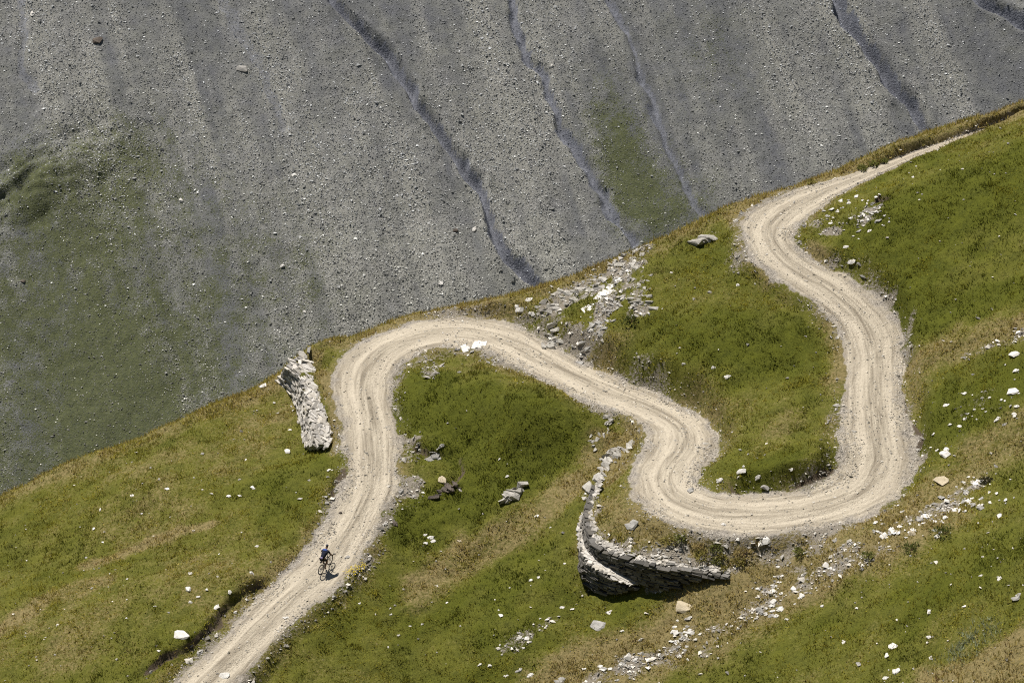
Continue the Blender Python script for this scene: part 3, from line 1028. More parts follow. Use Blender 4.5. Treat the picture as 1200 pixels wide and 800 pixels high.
# ------------------------------------------------------------------ rocks
def hull_mesh(name, rng, flat=0.6, long=1.0, n=16, lumps=1):
    bm = bmesh.new()
    for q in range(lumps):
        pts = []
        off = Vector((0, 0, 0)) if q == 0 else Vector((rng.uniform(-.5, .5) * long, rng.uniform(-.4, .4), rng.uniform(-.1, .25) * flat))
        sc = 1.0 if q == 0 else rng.uniform(0.4, 0.75)
        for k in range(n):
            while True:
                p = Vector((rng.uniform(-1, 1), rng.uniform(-1, 1), rng.uniform(-1, 1)))
                if 0.55 < max(abs(p.x), abs(p.y), abs(p.z)) and p.length < 1.25:
                    break
            pts.append(bm.verts.new(Vector((p.x * 0.5 * long, p.y * 0.5, p.z * 0.5 * flat)) * sc + off))
        r = bmesh.ops.convex_hull(bm, input=pts)
        bmesh.ops.delete(bm, geom=[v for v in pts if v.is_valid and not v.link_faces], context='VERTS')
    bmesh.ops.recalc_face_normals(bm, faces=bm.faces)
    me = bpy.data.meshes.new(name)
    bm.to_mesh(me)
    bm.free()
    return me


prng = random.Random(11)
ROCK_SHAPES = {'slab': [hull_mesh('rock', prng, 0.30, 1.5, 24) for _ in range(7)], 'block': [hull_mesh('rock', prng, 0.55, 1.25, 16) for _ in range(6)],
               'chunk': [hull_mesh('rock', prng, 0.42, 1.4, 15, 2) for _ in range(6)]}
ROCK_MATS = {'pale': M_ROCK, 'grey': M_ROCKG, 'tan': M_ROCKB, 'dark': M_ROCKD}
_meshcache = {}


def slope_normal(x, y, g):
    e = 0.6
    zx = bil(g['z'], np.array([x + e]), np.array([y]), g) - bil(g['z'], np.array([x - e]), np.array([y]), g)
    zy = bil(g['z'], np.array([x]), np.array([y + e]), g) - bil(g['z'], np.array([x]), np.array([y - e]), g)
    return Vector((-zx[0] / (2 * e), -zy[0] / (2 * e), 1)).normalized()


def rock(u, v, wpx, shape='chunk', mat='pale', label=None, group=None, name='rock', far=False, yaw=None, P=None, sink=0.25, mesh=None):
    if P is None:
        P = (hit([u], [v], FGRID, 380, 520) if far else hit([u], [v]))[0]
    if np.isnan(P[0]):
        return None
    g = FGRID if far else GRID
    dist = math.sqrt(P[0] ** 2 + P[1] ** 2 + (P[2] - CAM_Z) ** 2)
    size = wpx * dist / F
    k = prng.randrange(len(ROCK_SHAPES[shape]))
    me = mesh
    if me is None:
        key = (shape, k, mat)
        if key not in _meshcache:
            me = ROCK_SHAPES[shape][k].copy()
            me.materials.append(ROCK_MATS[mat])
            _meshcache[key] = me
        me = _meshcache[key]
    o = bpy.data.objects.new(name, me)
    nrm = slope_normal(P[0], P[1], g)
    rot = nrm.to_track_quat('Z', 'Y').to_matrix() @ Matrix.Rotation(yaw if yaw is not None else prng.uniform(0, 6.28), 3, 'Z') @ Matrix.Rotation(prng.uniform(-.3, .15), 3, 'X')
    sx_ = size / (1.4 if shape == 'slab' else 1.15)
    o.scale = (sx_, sx_ * prng.uniform(0.8, 1.1), sx_ * prng.uniform(0.85, 1.15))
    o.rotation_euler = rot.to_euler()
    hz = sx_ * {'slab': 0.15, 'block': 0.27, 'chunk': 0.21}[shape]
    o.location = Vector(P) + nrm * hz * (1 - 2 * sink)
    COL.objects.link(o)
    tag(o, label, 'rock', group)
    return o


UNIQUE = [
    (221.5, 692, 12, 'block', 'pale', 'squarish pale boulder sitting alone in the grass above the lower road'),
    (212, 746, 21, 'slab', 'pale', 'wide flat white slab lying in grass left of the dark road bank'),
    (294.7, 672, 7, 'block', 'pale', 'small rounded pale boulder at the upper end of the dark left bank'),
    (254.5, 712.5, 9, 'slab', 'pale', 'oblong white slab on the grass rim just above the dark bank'),
    (269, 696, 7, 'slab', 'pale', 'thin white slab between the small boulder and the dark bank rim'),
    (186, 764.5, 5, 'block', 'pale', 'small white stone below the wide flat slab at lower left'),
    (223, 673, 6, 'chunk', 'pale', 'small pale stone with a dark foot above the squarish boulder'),
    (242, 692, 5, 'block', 'pale', 'small white stone immediately right of the squarish boulder'),
    (231.7, 699.5, 6, 'slab', 'pale', 'small pale slab just below the squarish boulder'),
    (263, 793, 13, 'slab', 'pale', 'long white slab at the right edge of the road at the bottom of the frame'),
    (235, 765, 8, 'chunk', 'grey', 'grey stone in the gravel between dark bank and lower road'),
    (275.5, 717.5, 6, 'block', 'pale', 'white stone lying in the gravel strip under the dark bank'),
    (336, 725, 6, 'chunk', 'pale', 'pale stone on the right gravel edge of the lower road'),
    (196, 573.6, 7, 'slab', 'pale', 'bright white slab high on the green slope left of the wall'),
    (155, 581.5, 6, 'slab', 'pale', 'small white slab on the green slope toward the left edge'),
    (118, 598, 5, 'chunk', 'pale', 'small white stone near the brown streak at the left'),
    (110, 619.5, 6, 'slab', 'pale', 'white slab just above the brown dry streak on the left slope'),
    (248, 579, 5, 'slab', 'pale', 'small pale slab on the left slope just left of the white slab pair'),
    (268, 581.5, 8, 'slab', 'pale', 'larger of the white slab pair on the green left slope'),
    (281, 581.5, 6, 'slab', 'pale', 'smaller of the white slab pair on the green left slope'),
    (309, 452, 12, 'slab', 'pale', 'long white slab on the grassy ridge just left of the ruined wall'),
    (337, 529, 10, 'slab', 'pale', 'long thin white slab in grass below the ruined wall foot'),
    (340, 504, 5, 'slab', 'pale', 'small white slab in grass beside the middle of the ruined wall'),
    (343, 482, 5, 'slab', 'pale', 'small pale slab touching the left foot of the ruined wall'),
    (385.5, 551.5, 6, 'chunk', 'pale', 'white stone between the end of the ruined wall and the road'),
    (399, 602.5, 5, 'block', 'dark', 'small dark rock at the left edge of the road above the cyclist'),
    (407.5, 653.5, 6, 'chunk', 'grey', 'grey stone on the right edge of the road near the cyclist'),
    (462, 614, 9, 'chunk', 'dark', 'dark reddish rock at the right gravel edge near the green hollow'),
    (498, 627.6, 6, 'slab', 'pale', 'upper left of four white stones in the grass right of the lower road'),
    (505, 631.5, 8, 'slab', 'pale', 'upper right of four white stones in the grass right of the lower road'),
    (507, 635.5, 8, 'slab', 'pale', 'lower right of four white stones in the grass right of the lower road'),
    (499, 639, 6, 'block', 'pale', 'lowest of four white stones in the grass right of the lower road'),
    (539, 634, 5, 'chunk', 'tan', 'small tan stone on the dry grass band below the split boulder'),
    (585, 539, 4, 'block', 'pale', 'tiny white stone on the dark green hump above the split boulder'),
    (594.6, 558.5, 5, 'block', 'pale', 'white stone just above the split boulder on the green hump'),
    (629, 606, 6, 'slab', 'pale', 'white slab on the dry grass right of the split boulder'),
    (622, 681, 6, 'slab', 'pale', 'left one of two white stones in grass left of the curved wall'),
    (631, 677.5, 5, 'slab', 'pale', 'right one of two white stones in grass left of the curved wall'),
    (587, 722, 7, 'slab', 'pale', 'lone white slab in grass at bottom centre'),
    (659, 712, 6, 'slab', 'pale', 'small white slab below the left end of the curved wall'),
    (670.5, 715.5, 5, 'slab', 'pale', 'small pale slab right below the left end of the curved wall'),
    (699, 735, 23, 'slab', 'grey', 'broad grey slab half sunk in grass below the curved wall'),
    (609, 747, 8, 'chunk', 'pale', 'white block in a small clump of stones at bottom centre'),
    (617, 748, 7, 'chunk', 'pale', 'second block of the small clump of stones at bottom centre'),
    (613, 759, 5, 'slab', 'pale', 'small slab below the clump of stones at bottom centre'),
    (713, 719, 7, 'slab', 'pale', 'white slab in grass straight below the curved wall'),
    (562, 779, 6, 'block', 'pale', 'left one of two white blocks near the bottom edge'),
    (574, 782.5, 7, 'block', 'pale', 'right one of two white blocks near the bottom edge'),
    (801, 712, 24, 'slab', 'tan', 'long tan slab in dry grass below the right end of the curved wall'),
    (633, 725, 4, 'block', 'pale', 'tiny pale stone in grass between bottom clump and curved wall'),
    (989, 752.5, 6, 'chunk', 'pale', 'pale stone alone in the green grass of the foreground slope'),
    (1047, 757, 14, 'slab', 'pale', 'long pale slab in the grass of the lower right slope'),
    (1089.5, 748.5, 7, 'chunk', 'pale', 'white stone right of the long slab on the lower right slope'),
    (1039, 770.5, 8, 'block', 'pale', 'white block below the long slab on the lower right slope'),
    (1091, 771, 8, 'slab', 'pale', 'white slab beside the grey plants at the lower right'),
    (1049, 786.5, 9, 'chunk', 'pale', 'white block close to the bottom edge at lower right'),
    (1038, 794, 8, 'slab', 'pale', 'flat pale slab at the bottom edge under the white block'),
    (1171, 679, 7, 'chunk', 'pale', 'pale stone high on the lower right green slope'),
    (1190, 702, 12, 'chunk', 'grey', 'grey lichened stone at the right edge of the lower slope'),
    (1006, 780, 9, 'slab', 'grey', 'flat greyish slab low in the foreground grass'),
    (1109, 534, 15, 'chunk', 'pale', 'big pale rock in the green slope right of the lower bend'),
    (1103.5, 565, 21, 'slab', 'tan', 'long tan boulder lying diagonally between the bend and the stony band'),
    (1069, 627, 11, 'block', 'tan', 'tan block among white slabs on the stony band'),
    (1098, 528, 7, 'slab', 'pale', 'small pale slab just left of the big pale rock'),
    (927.5, 551, 5, 'block', 'pale', 'small white stone on the grass tongue inside the lower bend'),
    (1171.6, 605, 12, 'slab', 'pale', 'long white slab at the right end of the stony band'),
    (1187, 459, 17, 'slab', 'pale', 'largest bright slab on the right hillside near the frame edge'),
    (1190, 488, 9, 'chunk', 'pale', 'white rock on the right hillside below the largest slab'),
    (1168, 493, 6, 'chunk', 'pale', 'white stone on the right hillside left of the paired rock'),
    (1124, 500, 8, 'slab', 'pale', 'white slab on the right hillside low above the bend'),
    (1113.5, 499.5, 6, 'block', 'pale', 'white block beside the low slab on the right hillside'),
    (1094, 509, 6, 'block', 'pale', 'white block closest to the bend on the right hillside'),
    (1134.5, 486, 4, 'block', 'pale', 'tiny white stone midway up the lower right hillside'),
    (1130, 492, 6, 'slab', 'pale', 'small upright white slab on the right hillside'),
    (1109, 475, 8, 'slab', 'pale', 'slanting white slab on the right hillside nearest the straight road'),
    (1130, 462, 6, 'chunk', 'pale', 'white stone under the eroded patch on the right hillside'),
    (1190.5, 434.5, 9, 'slab', 'pale', 'thin slanting white slab above the largest bright slab'),
    (1189, 417, 13, 'slab', 'pale', 'long slanting white slab at the top of the stony right hillside'),
    (1191, 478, 8, 'slab', 'pale', 'white slab between the largest slab and the rock below it'),
    (852.5, 443.7, 9, 'slab', 'pale', 'flat white slab on the grass tongue between the road bends'),
    (865, 335.5, 5, 'block', 'pale', 'small white stone high on the green tongue'),
    (801, 428, 5, 'block', 'pale', 'white stone low on the tongue above the road'),
    (836, 433, 5, 'block', 'pale', 'white stone left of the flat slab on the tongue'),
    (760, 431, 4, 'block', 'pale', 'tiny white stone on the slope above the middle road'),
    (610, 363, 11, 'chunk', 'pale', 'pale boulder at the left foot of the rocky outcrop'),
    (625, 371, 9, 'chunk', 'pale', 'pale rock at the roadside corner under the rocky outcrop'),
    (620, 353, 9, 'slab', 'pale', 'pale slab on the ridge just left of the rocky outcrop'),
    (869, 553.6, 12, 'slab', 'pale', 'white slab near the tip of the tongue by the bend'),
    (844, 564.6, 9, 'chunk', 'pale', 'pale low rock at the tip of the tongue next to the gravel'),
    (871, 547, 5, 'block', 'pale', 'small block above the white slab at the tongue tip'),
    (888, 562, 8, 'chunk', 'pale', 'pale stone right of the white slab at the tongue tip'),
    (810, 575.6, 9, 'chunk', 'grey', 'grey stone lying on the road in the lower bend'),
    (848, 615, 8, 'block', 'pale', 'white block on the gravel edge of the lower bend'),
    (738, 617, 14, 'chunk', 'grey', 'grey stone in dry grass on top of the curved wall terrace'),
    (895, 636, 15, 'slab', 'pale', 'white slab at the grass edge below the gravel of the lower bend'),
    (1003.5, 230.7, 8, 'slab', 'pale', 'brightest slab in the stony patch inside the upper bend'),
    (991, 291, 6, 'chunk', 'pale', 'white stone below the stony patch inside the upper bend'),
    (1000, 278.5, 4, 'block', 'pale', 'tiny white stone between upper bend gravel and green slope'),
    (1070, 208, 4, 'block', 'pale', 'tiny white stone high on the upper right green hill'),
    (998, 308, 9, 'chunk', 'pale', 'white rock at the gravel rim right of the upper road'),
    (518, 563, 13, 'slab', 'tan', 'upright tan slab in the eroded green hollow beside the left road'),
    (421, 385, 10, 'slab', 'pale', 'flat white slab on the ridge rim above the left bend'),
    (413, 388, 7, 'slab', 'pale', 'smaller white slab beside the rim slab above the left bend'),
]
for u, v, w_, sh, mt, lb in UNIQUE:
    yw = prng.uniform(0.2, 0.9)
    if 'upright tan' in lb:
        yw = 1.35
    rock(u, v, w_ * (1.06 if sh == 'slab' else 1.0), sh, mt, lb, yaw=yw, sink=0.3)

FAR_UNIQUE = [(284, 82, 15, 'slab', 'grey', 'large flat dark boulder alone on the upper grey scree'), (345, 207, 8, 'block', 'pale', 'upright white boulder on the middle of the scree'),
              (212, 236, 6, 'block', 'pale', 'white boulder on the scree above the green left patch'), (647, 78, 5, 'block', 'pale', 'white boulder between the two middle scree gullies'),
              (27, 330, 6, 'block', 'dark', 'dark boulder in the green patch at the left edge'), (534, 271, 7, 'block', 'dark', 'dark boulder on the scree left of the largest gully foot'),
              (516, 333, 6, 'chunk', 'pale', 'white boulder on the scree above the left bend'), (556, 270, 6, 'chunk', 'pale', 'white boulder beside the largest gully'),
              (38, 17, 6, 'chunk', 'pale', 'white boulder at the upper left corner of the scree'), (331, 313, 6, 'block', 'pale', 'white boulder low on the scree left of centre'),
              (357, 366, 5, 'block', 'pale', 'white boulder just above the ridge beside the left bend'), (115, 48, 13, 'slab', 'dark', 'dark flat outcrop high on the left scree')]
for u, v, w_, sh, mt, lb in FAR_UNIQUE:
    rock(u, v, w_, sh, mt, lb, name='boulder', far=True, sink=0.15)


def scatter_rocks(L, width_px, n, lo, hi, label, group, shapes=('slab', 'slab', 'chunk'), mats=('pale', 'pale', 'pale', 'grey'), yaw=(0.2, 0.9)):
    c = catmull(L, 8)
    for k in range(n):
        p = c[prng.randrange(len(c))]
        q = c[min(len(c) - 1, prng.randrange(len(c)))]
        u = p[0] + prng.gauss(0, width_px) * 1.2
        v = p[1] + prng.gauss(0, width_px)
        P = hit([u], [v])[0]
        if np.isnan(P[0]):
            continue
        if abs(bil(S, P[:1], P[1:2])[0]) < 1.0:
            continue
        w_ = lo + (hi - lo) * prng.random() ** 2.2
        rock(u, v, w_, prng.choice(shapes), prng.choice(mats), label, group, yaw=prng.uniform(*yaw), P=P, sink=0.3)


scatter_rocks([(1125, 580), (1140, 592), (1150, 575)], 14, 38, 4, 11, 'white flat stone in the right cluster of the stony band above the foreground grass', 'slabs in the right cluster of the stony band')
scatter_rocks([(1040, 620), (1050, 625), (1060, 612), (1110, 615)], 11, 36, 4, 11, 'white flat stone in the middle cluster of the stony band below the lower bend', 'slabs in the middle cluster of the stony band')
scatter_rocks([(930, 675), (905, 690), (915, 710), (895, 715), (1005, 660)], 10, 40, 4, 11, 'white flat stone in the cluster of the stony band right of the curved wall', 'slabs in the cluster right of the curved wall')
scatter_rocks([(820, 742), (790, 755), (805, 735), (800, 770)], 9, 28, 4, 11, 'white flat stone in the lower cluster of the stony band below the curved wall', 'slabs in the lower cluster of the stony band')
scatter_rocks([(720, 785), (740, 775), (690, 795), (600, 792), (620, 785)], 7, 22, 4, 12, 'white flat stone in the stony band at the bottom edge', 'slabs of the stony band at the bottom edge')
scatter_rocks([(970, 262), (985, 255), (1005, 250), (1025, 250), (1030, 262)], 9, 44, 3, 8, 'pale angular stone in the stony patch inside the upper bend', 'stones inside the upper bend', ('chunk', 'slab', 'block'))
scatter_rocks([(1140, 480), (1180, 470), (1170, 440), (1195, 500)], 14, 16, 3, 7, 'small white stone scattered on the right hillside beyond the straight road', 'small stones on the right hillside', ('slab', 'block'))
scatter_rocks([(60, 640), (200, 690), (260, 640), (150, 600), (300, 520)], 35, 14, 3, 5, 'small white stone scattered in the grass of the left slope', 'small stones on the left slope', ('slab', 'block'), ('pale',))
scatter_rocks([(460, 720), (520, 700), (560, 650), (600, 690)], 28, 14, 3, 5, 'small white stone scattered in the grass between lower road and curved wall', 'small stones below the green hump', ('slab', 'block'), ('pale',))


# bedrock outcrops: each one mass of ledges
def outcrop(label, L, width, n, lo, hi, mat=M_LEDGE, yaw=(0.3, 0.9), flat=0.35, tilt=0.35, name='rock_outcrop', n_pts=12, lift=0.0):
    Pp = hit_poly(L, 6)
    if len(Pp) < 2:
        return None
    base = Vector(Pp.mean(0))
    root = bpy.data.objects.new(name, None)
    root.location = base
    COL.objects.link(root)
    for k in range(n):
        p = Pp[prng.randrange(len(Pp))]
        x, y = p[0] + prng.gauss(0, width), p[1] + prng.gauss(0, width)
        z = bil(Z, np.array([x]), np.array([y]))[0]
        s = lo + (hi - lo) * prng.random() ** 1.8
        nrm = slope_normal(x, y, GRID)
        Rm = nrm.to_track_quat('Z', 'Y').to_matrix() @ Matrix.Rotation(prng.uniform(*yaw), 3, 'Z') @ Matrix.Rotation(prng.gauss(0, tilt), 3, 'X') @ Matrix.Rotation(prng.gauss(0, tilt * 0.5), 3, 'Y')
        bm = bmesh.new()
        pts = []
        for q in range(n_pts):
            a = Vector((prng.uniform(-1, 1), prng.uniform(-1, 1), prng.uniform(-1, 1)))
            m_ = max(abs(a.x), abs(a.y), abs(a.z), 1e-3)
            a = a * (prng.uniform(0.7, 1.0) / m_)
            pts.append(bm.verts.new(Rm @ Vector((a.x * s * 0.8, a.y * s * 0.36, a.z * s * flat))))
        bmesh.ops.convex_hull(bm, input=pts)
        bmesh.ops.delete(bm, geom=[v for v in pts if v.is_valid and not v.link_faces], context='VERTS')
        bmesh.ops.recalc_face_normals(bm, faces=bm.faces)
        me = bpy.data.meshes.new('ledge')
        bm.to_mesh(me)
        bm.free()
        me.materials.append(mat)
        o = bpy.data.objects.new('ledge', me)
        o.parent = root
        o.location = Vector((x, y, z + lift * s)) - base
        COL.objects.link(o)
    return tag(root, label, 'outcrop' if name == 'rock_outcrop' else 'rock')


outcrop('pale layered rock ledges along the crest above the middle road', [(637, 372), (650, 358), (672, 345), (690, 338), (706, 325), (728, 308), (745, 298)], 0.45, 100, 0.14, 0.58, flat=0.24, tilt=0.5, lift=-0.03)
outcrop('smooth white bedrock slab slanting down under the crest ledges', [(684, 366), (692, 358), (702, 350), (712, 340), (724, 330)], 0.07, 16, 0.3, 0.8, flat=0.08, tilt=0.10, lift=-0.02, mat=M_ROCK)
outcrop('grey shattered rock chute below the white bedrock slab', [(690, 400), (700, 385), (708, 372), (718, 355)], 0.35, 60, 0.12, 0.4, mat=M_ROCKG, flat=0.25)
outcrop('jagged grey white rock at the road corner below the crest ledges', [(640, 406), (648, 400), (654, 394)], 0.22, 16, 0.3, 0.75, flat=0.35)
outcrop('broken ledges poking out right of the smooth bedrock slab', [(735, 315), (748, 330), (752, 350), (745, 372)], 0.35, 30, 0.15, 0.45, flat=0.3)
outcrop('overhanging rock ledges above the upper end of the curved wall', [(689, 578), (696, 566), (706, 556), (712, 543), (720, 531), (738, 524)], 0.14, 44, 0.22, 0.75, flat=0.22, tilt=0.35, lift=0.02)
outcrop('pale rocks in dry grass between the middle road and the wall ledges', [(694, 524), (705, 507), (714, 494), (722, 487)], 0.2, 18, 0.18, 0.5, flat=0.3)
outcrop('split white boulder with a dark underside on the green hump', [(592, 588), (598, 583), (603, 579), (608, 575)], 0.11, 22, 0.22, 0.6, flat=0.36, tilt=0.5, name='boulder', lift=0.22)
outcrop('white and dark rock nose at the outer rim of the upper bend', [(820, 284), (828, 281), (836, 279)], 0.15, 12, 0.3, 0.7, flat=0.4)
outcrop('white bedrock rib breaking through the inner edge of the left bend', [(545, 408), (556, 406), (566, 403)], 0.07, 14, 0.25, 0.6, flat=0.10, tilt=0.12, yaw=(0.0, 0.4), lift=-0.02, mat=M_ROCK)
outcrop('grey rock showing in the eroded bank of the green hollow', [(504, 536), (512, 535), (521, 538)], 0.15, 12, 0.25, 0.6, mat=M_ROCKG, flat=0.3, lift=-0.1)
outcrop('brown crumbled earth rocks in the lower notch of the green hollow', [(515, 580), (524, 574), (532, 569)], 0.15, 12, 0.2, 0.5, mat=M_ROCKD, flat=0.4)


# ------------------------------------------------------------------ loose stones too many to count
OCT = np.array([[1, 0, 0], [-1, 0, 0], [0, 1, 0], [0, -1, 0], [0, 0, 1], [0, 0, -1]], float) * 0.5
OCT_F = np.array([[0, 2, 4], [2, 1, 4], [1, 3, 4], [3, 0, 4], [2, 0, 5], [1, 2, 5], [3, 1, 5], [0, 3, 5]])


def stones_mesh(name, P, size, tint, label, mat=None, flat=0.6):
    n = len(P)
    o = OCT[None] * (0.7 + 0.6 * RNG.random((n, 6, 1)))
    o = o + (RNG.random((n, 6, 3)) - 0.5) * 0.35
    o = o * np.stack([1.0 + 0.5 * RNG.random(n), 0.8 + 0.3 * RNG.random(n), flat * (0.7 + 0.7 * RNG.random(n))], -1)[:, None, :]
    a = RNG.random(n) * 6.283
    ca, sa = np.cos(a), np.sin(a)
    tl = (RNG.random(n) - 0.5) * 0.9
    ct, stl = np.cos(tl), np.sin(tl)
    x, y, z = o[..., 0], o[..., 1], o[..., 2]
    y, z = y * ct[:, None] - z * stl[:, None], y * stl[:, None] + z * ct[:, None]
    x, y = x * ca[:, None] - y * sa[:, None], x * sa[:, None] + y * ca[:, None]
    v = np.stack([x, y, z], -1) * size[:, None, None] + P[:, None, :]
    f = OCT_F[None] + (np.arange(n) * 6)[:, None, None]
    t = np.concatenate([np.repeat(tint, 6, 0), np.ones((n * 6, 1))], 1)
    ob = mesh_from(name, v.reshape(-1, 3), f.ravel(), 3, mat or M_STUFF, attrs={'tint': ('FLOAT_COLOR', t)})
    return tag(ob, label, 'stones', kind='stuff')


def in_view(P, mu=25, mv=25):
    u, v, d = project(P)
    return (u > -mu) & (u < 1200 + mu) & (v > -mv) & (v < 800 + mv)


# scree stones on the far slope
n = 520000
px_, py_ = RNG.uniform(SX0, SX1, n), RNG.uniform(SY0, SY1, n)
pz_ = bil(FZ, px_, py_, FGRID)
gmv, grv, lt = bil(GM, px_, py_, FGRID), bil(GRN, px_, py_, FGRID), bil(LITE, px_, py_, FGRID)
P = np.stack([px_, py_, pz_], -1)
keep = in_view(P) & (RNG.random(n) < (1 - 0.55 * np.clip(gmv * 1.4, 0, 1)) * (1 - 0.5 * np.clip(grv, 0, 1)) * (0.45 + 0.75 * lt))
P, gmv, grv, lt = P[keep], gmv[keep], grv[keep], lt[keep]
n = len(P)
size = np.clip(0.092 * np.exp(RNG.normal(0, 0.42, n)), 0.045, 0.5) * np.where(RNG.random(n) < 0.006, 1.9, 1.0) * (0.85 + 0.3 * lt) * (1 - 0.35 * np.clip(gmv, 0, 1))
k = 0.13 + 0.30 * RNG.random(n) ** 1.5 * (0.45 + 0.9 * lt)
white = RNG.random(n) < 0.10
k = np.where(white, 0.60 + 0.2 * RNG.random(n), k)
dark = RNG.random(n) < 0.05
k = np.where(dark, 0.08 + 0.06 * RNG.random(n), k)
w = RNG.random(n)
blue = np.clip(gmv, 0, 1)
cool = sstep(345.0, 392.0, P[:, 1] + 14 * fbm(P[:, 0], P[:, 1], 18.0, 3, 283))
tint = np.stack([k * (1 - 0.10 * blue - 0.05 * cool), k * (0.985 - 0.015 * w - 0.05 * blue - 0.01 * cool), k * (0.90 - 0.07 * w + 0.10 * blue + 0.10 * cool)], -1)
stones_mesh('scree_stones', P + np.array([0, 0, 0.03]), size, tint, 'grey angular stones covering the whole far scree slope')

# gravel along the road and rubble in bare patches
n = 420000
px_, py_ = RNG.uniform(FX0, FX1, n), RNG.uniform(FY0, FY1, n)
P = np.stack([px_, py_, bil(Z, px_, py_)], -1)
sv, bv = np.abs(bil(np.clip(S, -9, 9), px_, py_)), bil(BARE, px_, py_)
front = (ridge_y(px_) + 1.0 > py_) & in_view(P)
gn = fbm(px_, py_, 2.5, 3, 401)
edge_w = np.exp(-((sv - 1.02 + 0.5 * gn) / (0.24 + 0.15 * gn)) ** 2) * np.clip(0.6 + 1.4 * gn, 0.05, 1) + 0.10 * (sv < 1.0) + 0.25 * np.exp(-((sv - 0.0) / 0.16) ** 2) * np.clip(0.5 + gn, 0, 1)
keep = front & (RNG.random(n) < edge_w)
Pg = P[keep]
n1 = len(Pg)
size = np.clip(0.058 * np.exp(RNG.normal(0, 0.42, n1)), 0.03, 0.22)
k = 0.22 + 0.34 * RNG.random(n1)
k = np.where(RNG.random(n1) < 0.12, 0.12 + 0.06 * RNG.random(n1), k)
w = RNG.random(n1)
stones_mesh('gravel', Pg + np.array([0, 0, 0.008]), size, np.stack([k, k * (0.93 - 0.03 * w), k * (0.82 - 0.08 * w)], -1), 'loose pale gravel along the edges and crown of the dirt road')
bare_w = np.clip(bv - 0.12, 0, 1) * np.where(sv < 2.2, 0.4, 0.75) * (sv > 1.1)
keep = front & (RNG.random(n) < bare_w)
sprinkle = front & (sv > 1.3) & (bv < 0.2) & (RNG.random(n) < 0.004 + 0.006 * ((px_ > 15) & (py_ < 160)))
Pg = np.vstack([P[keep], P[sprinkle]])
n1 = len(Pg)
size = np.clip(0.11 * np.exp(RNG.normal(0, 0.5, n1)), 0.045, 0.45)
size[keep.sum():] *= 0.75
svr = np.concatenate([sv[keep], sv[sprinkle]])
upc = np.concatenate([py_[keep], py_[sprinkle]]) > 157.0
k = np.where(RNG.random(n1) < np.where(upc | (svr < 2.3), 0.22, 0.6), 0.40 + 0.34 * RNG.random(n1), 0.16 + 0.24 * RNG.random(n1))
w = RNG.random(n1)
stones_mesh('rubble', Pg + np.array([0, 0, 0.03]), size, np.stack([k, k * (0.95 - 0.03 * w), k * (0.87 - 0.08 * w)], -1), 'small pale rubble strewn through the bare patches and turf', flat=0.45)

# ------------------------------------------------------------------ grass
def blades(P, height, width, tint, nb, spread, lean, name, label, cat='grass'):
    n = len(P)
    N = n * nb
    base = np.repeat(P, nb, 0)
    ang = RNG.random(N) * 6.283
    rad = np.sqrt(RNG.random(N)) * np.repeat(spread, nb)
    base = base + np.stack([np.cos(ang) * rad, np.sin(ang) * rad, np.full(N, -0.03)], -1)
    h = np.repeat(height, nb) * (0.6 + 0.8 * RNG.random(N))
    ln = lean * RNG.random(N)
    a2 = ang + RNG.normal(0, 0.7, N)
    tip = base + np.stack([np.cos(a2) * np.sin(ln) * h, np.sin(a2) * np.sin(ln) * h, np.cos(ln) * h], -1)
    a3 = RNG.random(N) * 6.283
    wd = np.repeat(width, nb)[:, None] * 0.5
    sd = np.stack([np.cos(a3), np.sin(a3), np.zeros(N)], -1) * wd
    v = np.stack([base - sd, base + sd, tip], 1)
    t = np.repeat(tint, nb, 0) * (0.45 + 1.1 * RNG.random((N, 1)) ** 1.2)
    t = np.concatenate([np.repeat(t, 3, 0), np.ones((3 * N, 1))], 1)
    ob = mesh_from(name, v.reshape(-1, 3), np.arange(3 * N), 3, M_GRASS, attrs={'tint': ('FLOAT_COLOR', t)})
    return tag(ob, label, cat, kind='stuff')


n = 420000
px_, py_ = RNG.uniform(FX0, FX1, n), RNG.uniform(FY0, FY1, n)
pz_ = bil(Z, px_, py_)
P = np.stack([px_, py_, pz_], -1)
sv, bv, dv, ov = np.abs(bil(np.clip(S, -9, 9), px_, py_)), bil(BARE, px_, py_), bil(DRY, px_, py_), bil(SOIL, px_, py_)
clump = fbm(px_, py_, 0.9, 3, 301)
dens = (0.55 + 0.75 * clump) * (1 - 0.85 * sstep(0.2, 0.7, bv)) * (1 - 0.9 * ov) * sstep(1.02, 1.35, sv)
keep = (py_ < ridge_y(px_) + 1.6) & in_view(P) & (RNG.random(n) < dens)
P, dv, cl = P[keep], dv[keep], clump[keep]
rid = (ridge_y(P[:, 0]) - P[:, 1])
n = len(P)
pd = np.clip((dv - 0.42) * 1.3 + 0.05 + RNG.normal(0, 0.24, n), 0, 1)[:, None]
r = RNG.random((n, 1))
g2 = np.clip(0.06 + 1.35 * np.clip(dv, 0, 0.6) + 1.0 * fbm(P[:, 0], P[:, 1], 2.2, 3, 311) + RNG.normal(0, 0.15, n), 0, 1)[:, None]
green = np.array([0.088, 0.098, 0.012]) * (1 - g2) + np.array([0.330, 0.296, 0.040]) * g2
straw = np.array([0.29, 0.220, 0.070]) * (1 - r) + np.array([0.50, 0.395, 0.16]) * r
rust = np.array([0.22, 0.135, 0.06])
straw = np.where(RNG.random((n, 1)) < 0.18, rust, straw)
tint = green * (1 - pd) + straw * pd
hgt = 0.06 + 0.05 * RNG.random(n) + 0.12 * np.clip(fbm(P[:, 0], P[:, 1], 0.42, 2, 331), 0, 1) + 0.06 * np.clip(cl, 0, 1) + 0.07 * pd[:, 0] * RNG.random(n) + 0.14 * sstep(1.6, 0.1, rid) * RNG.random(n)
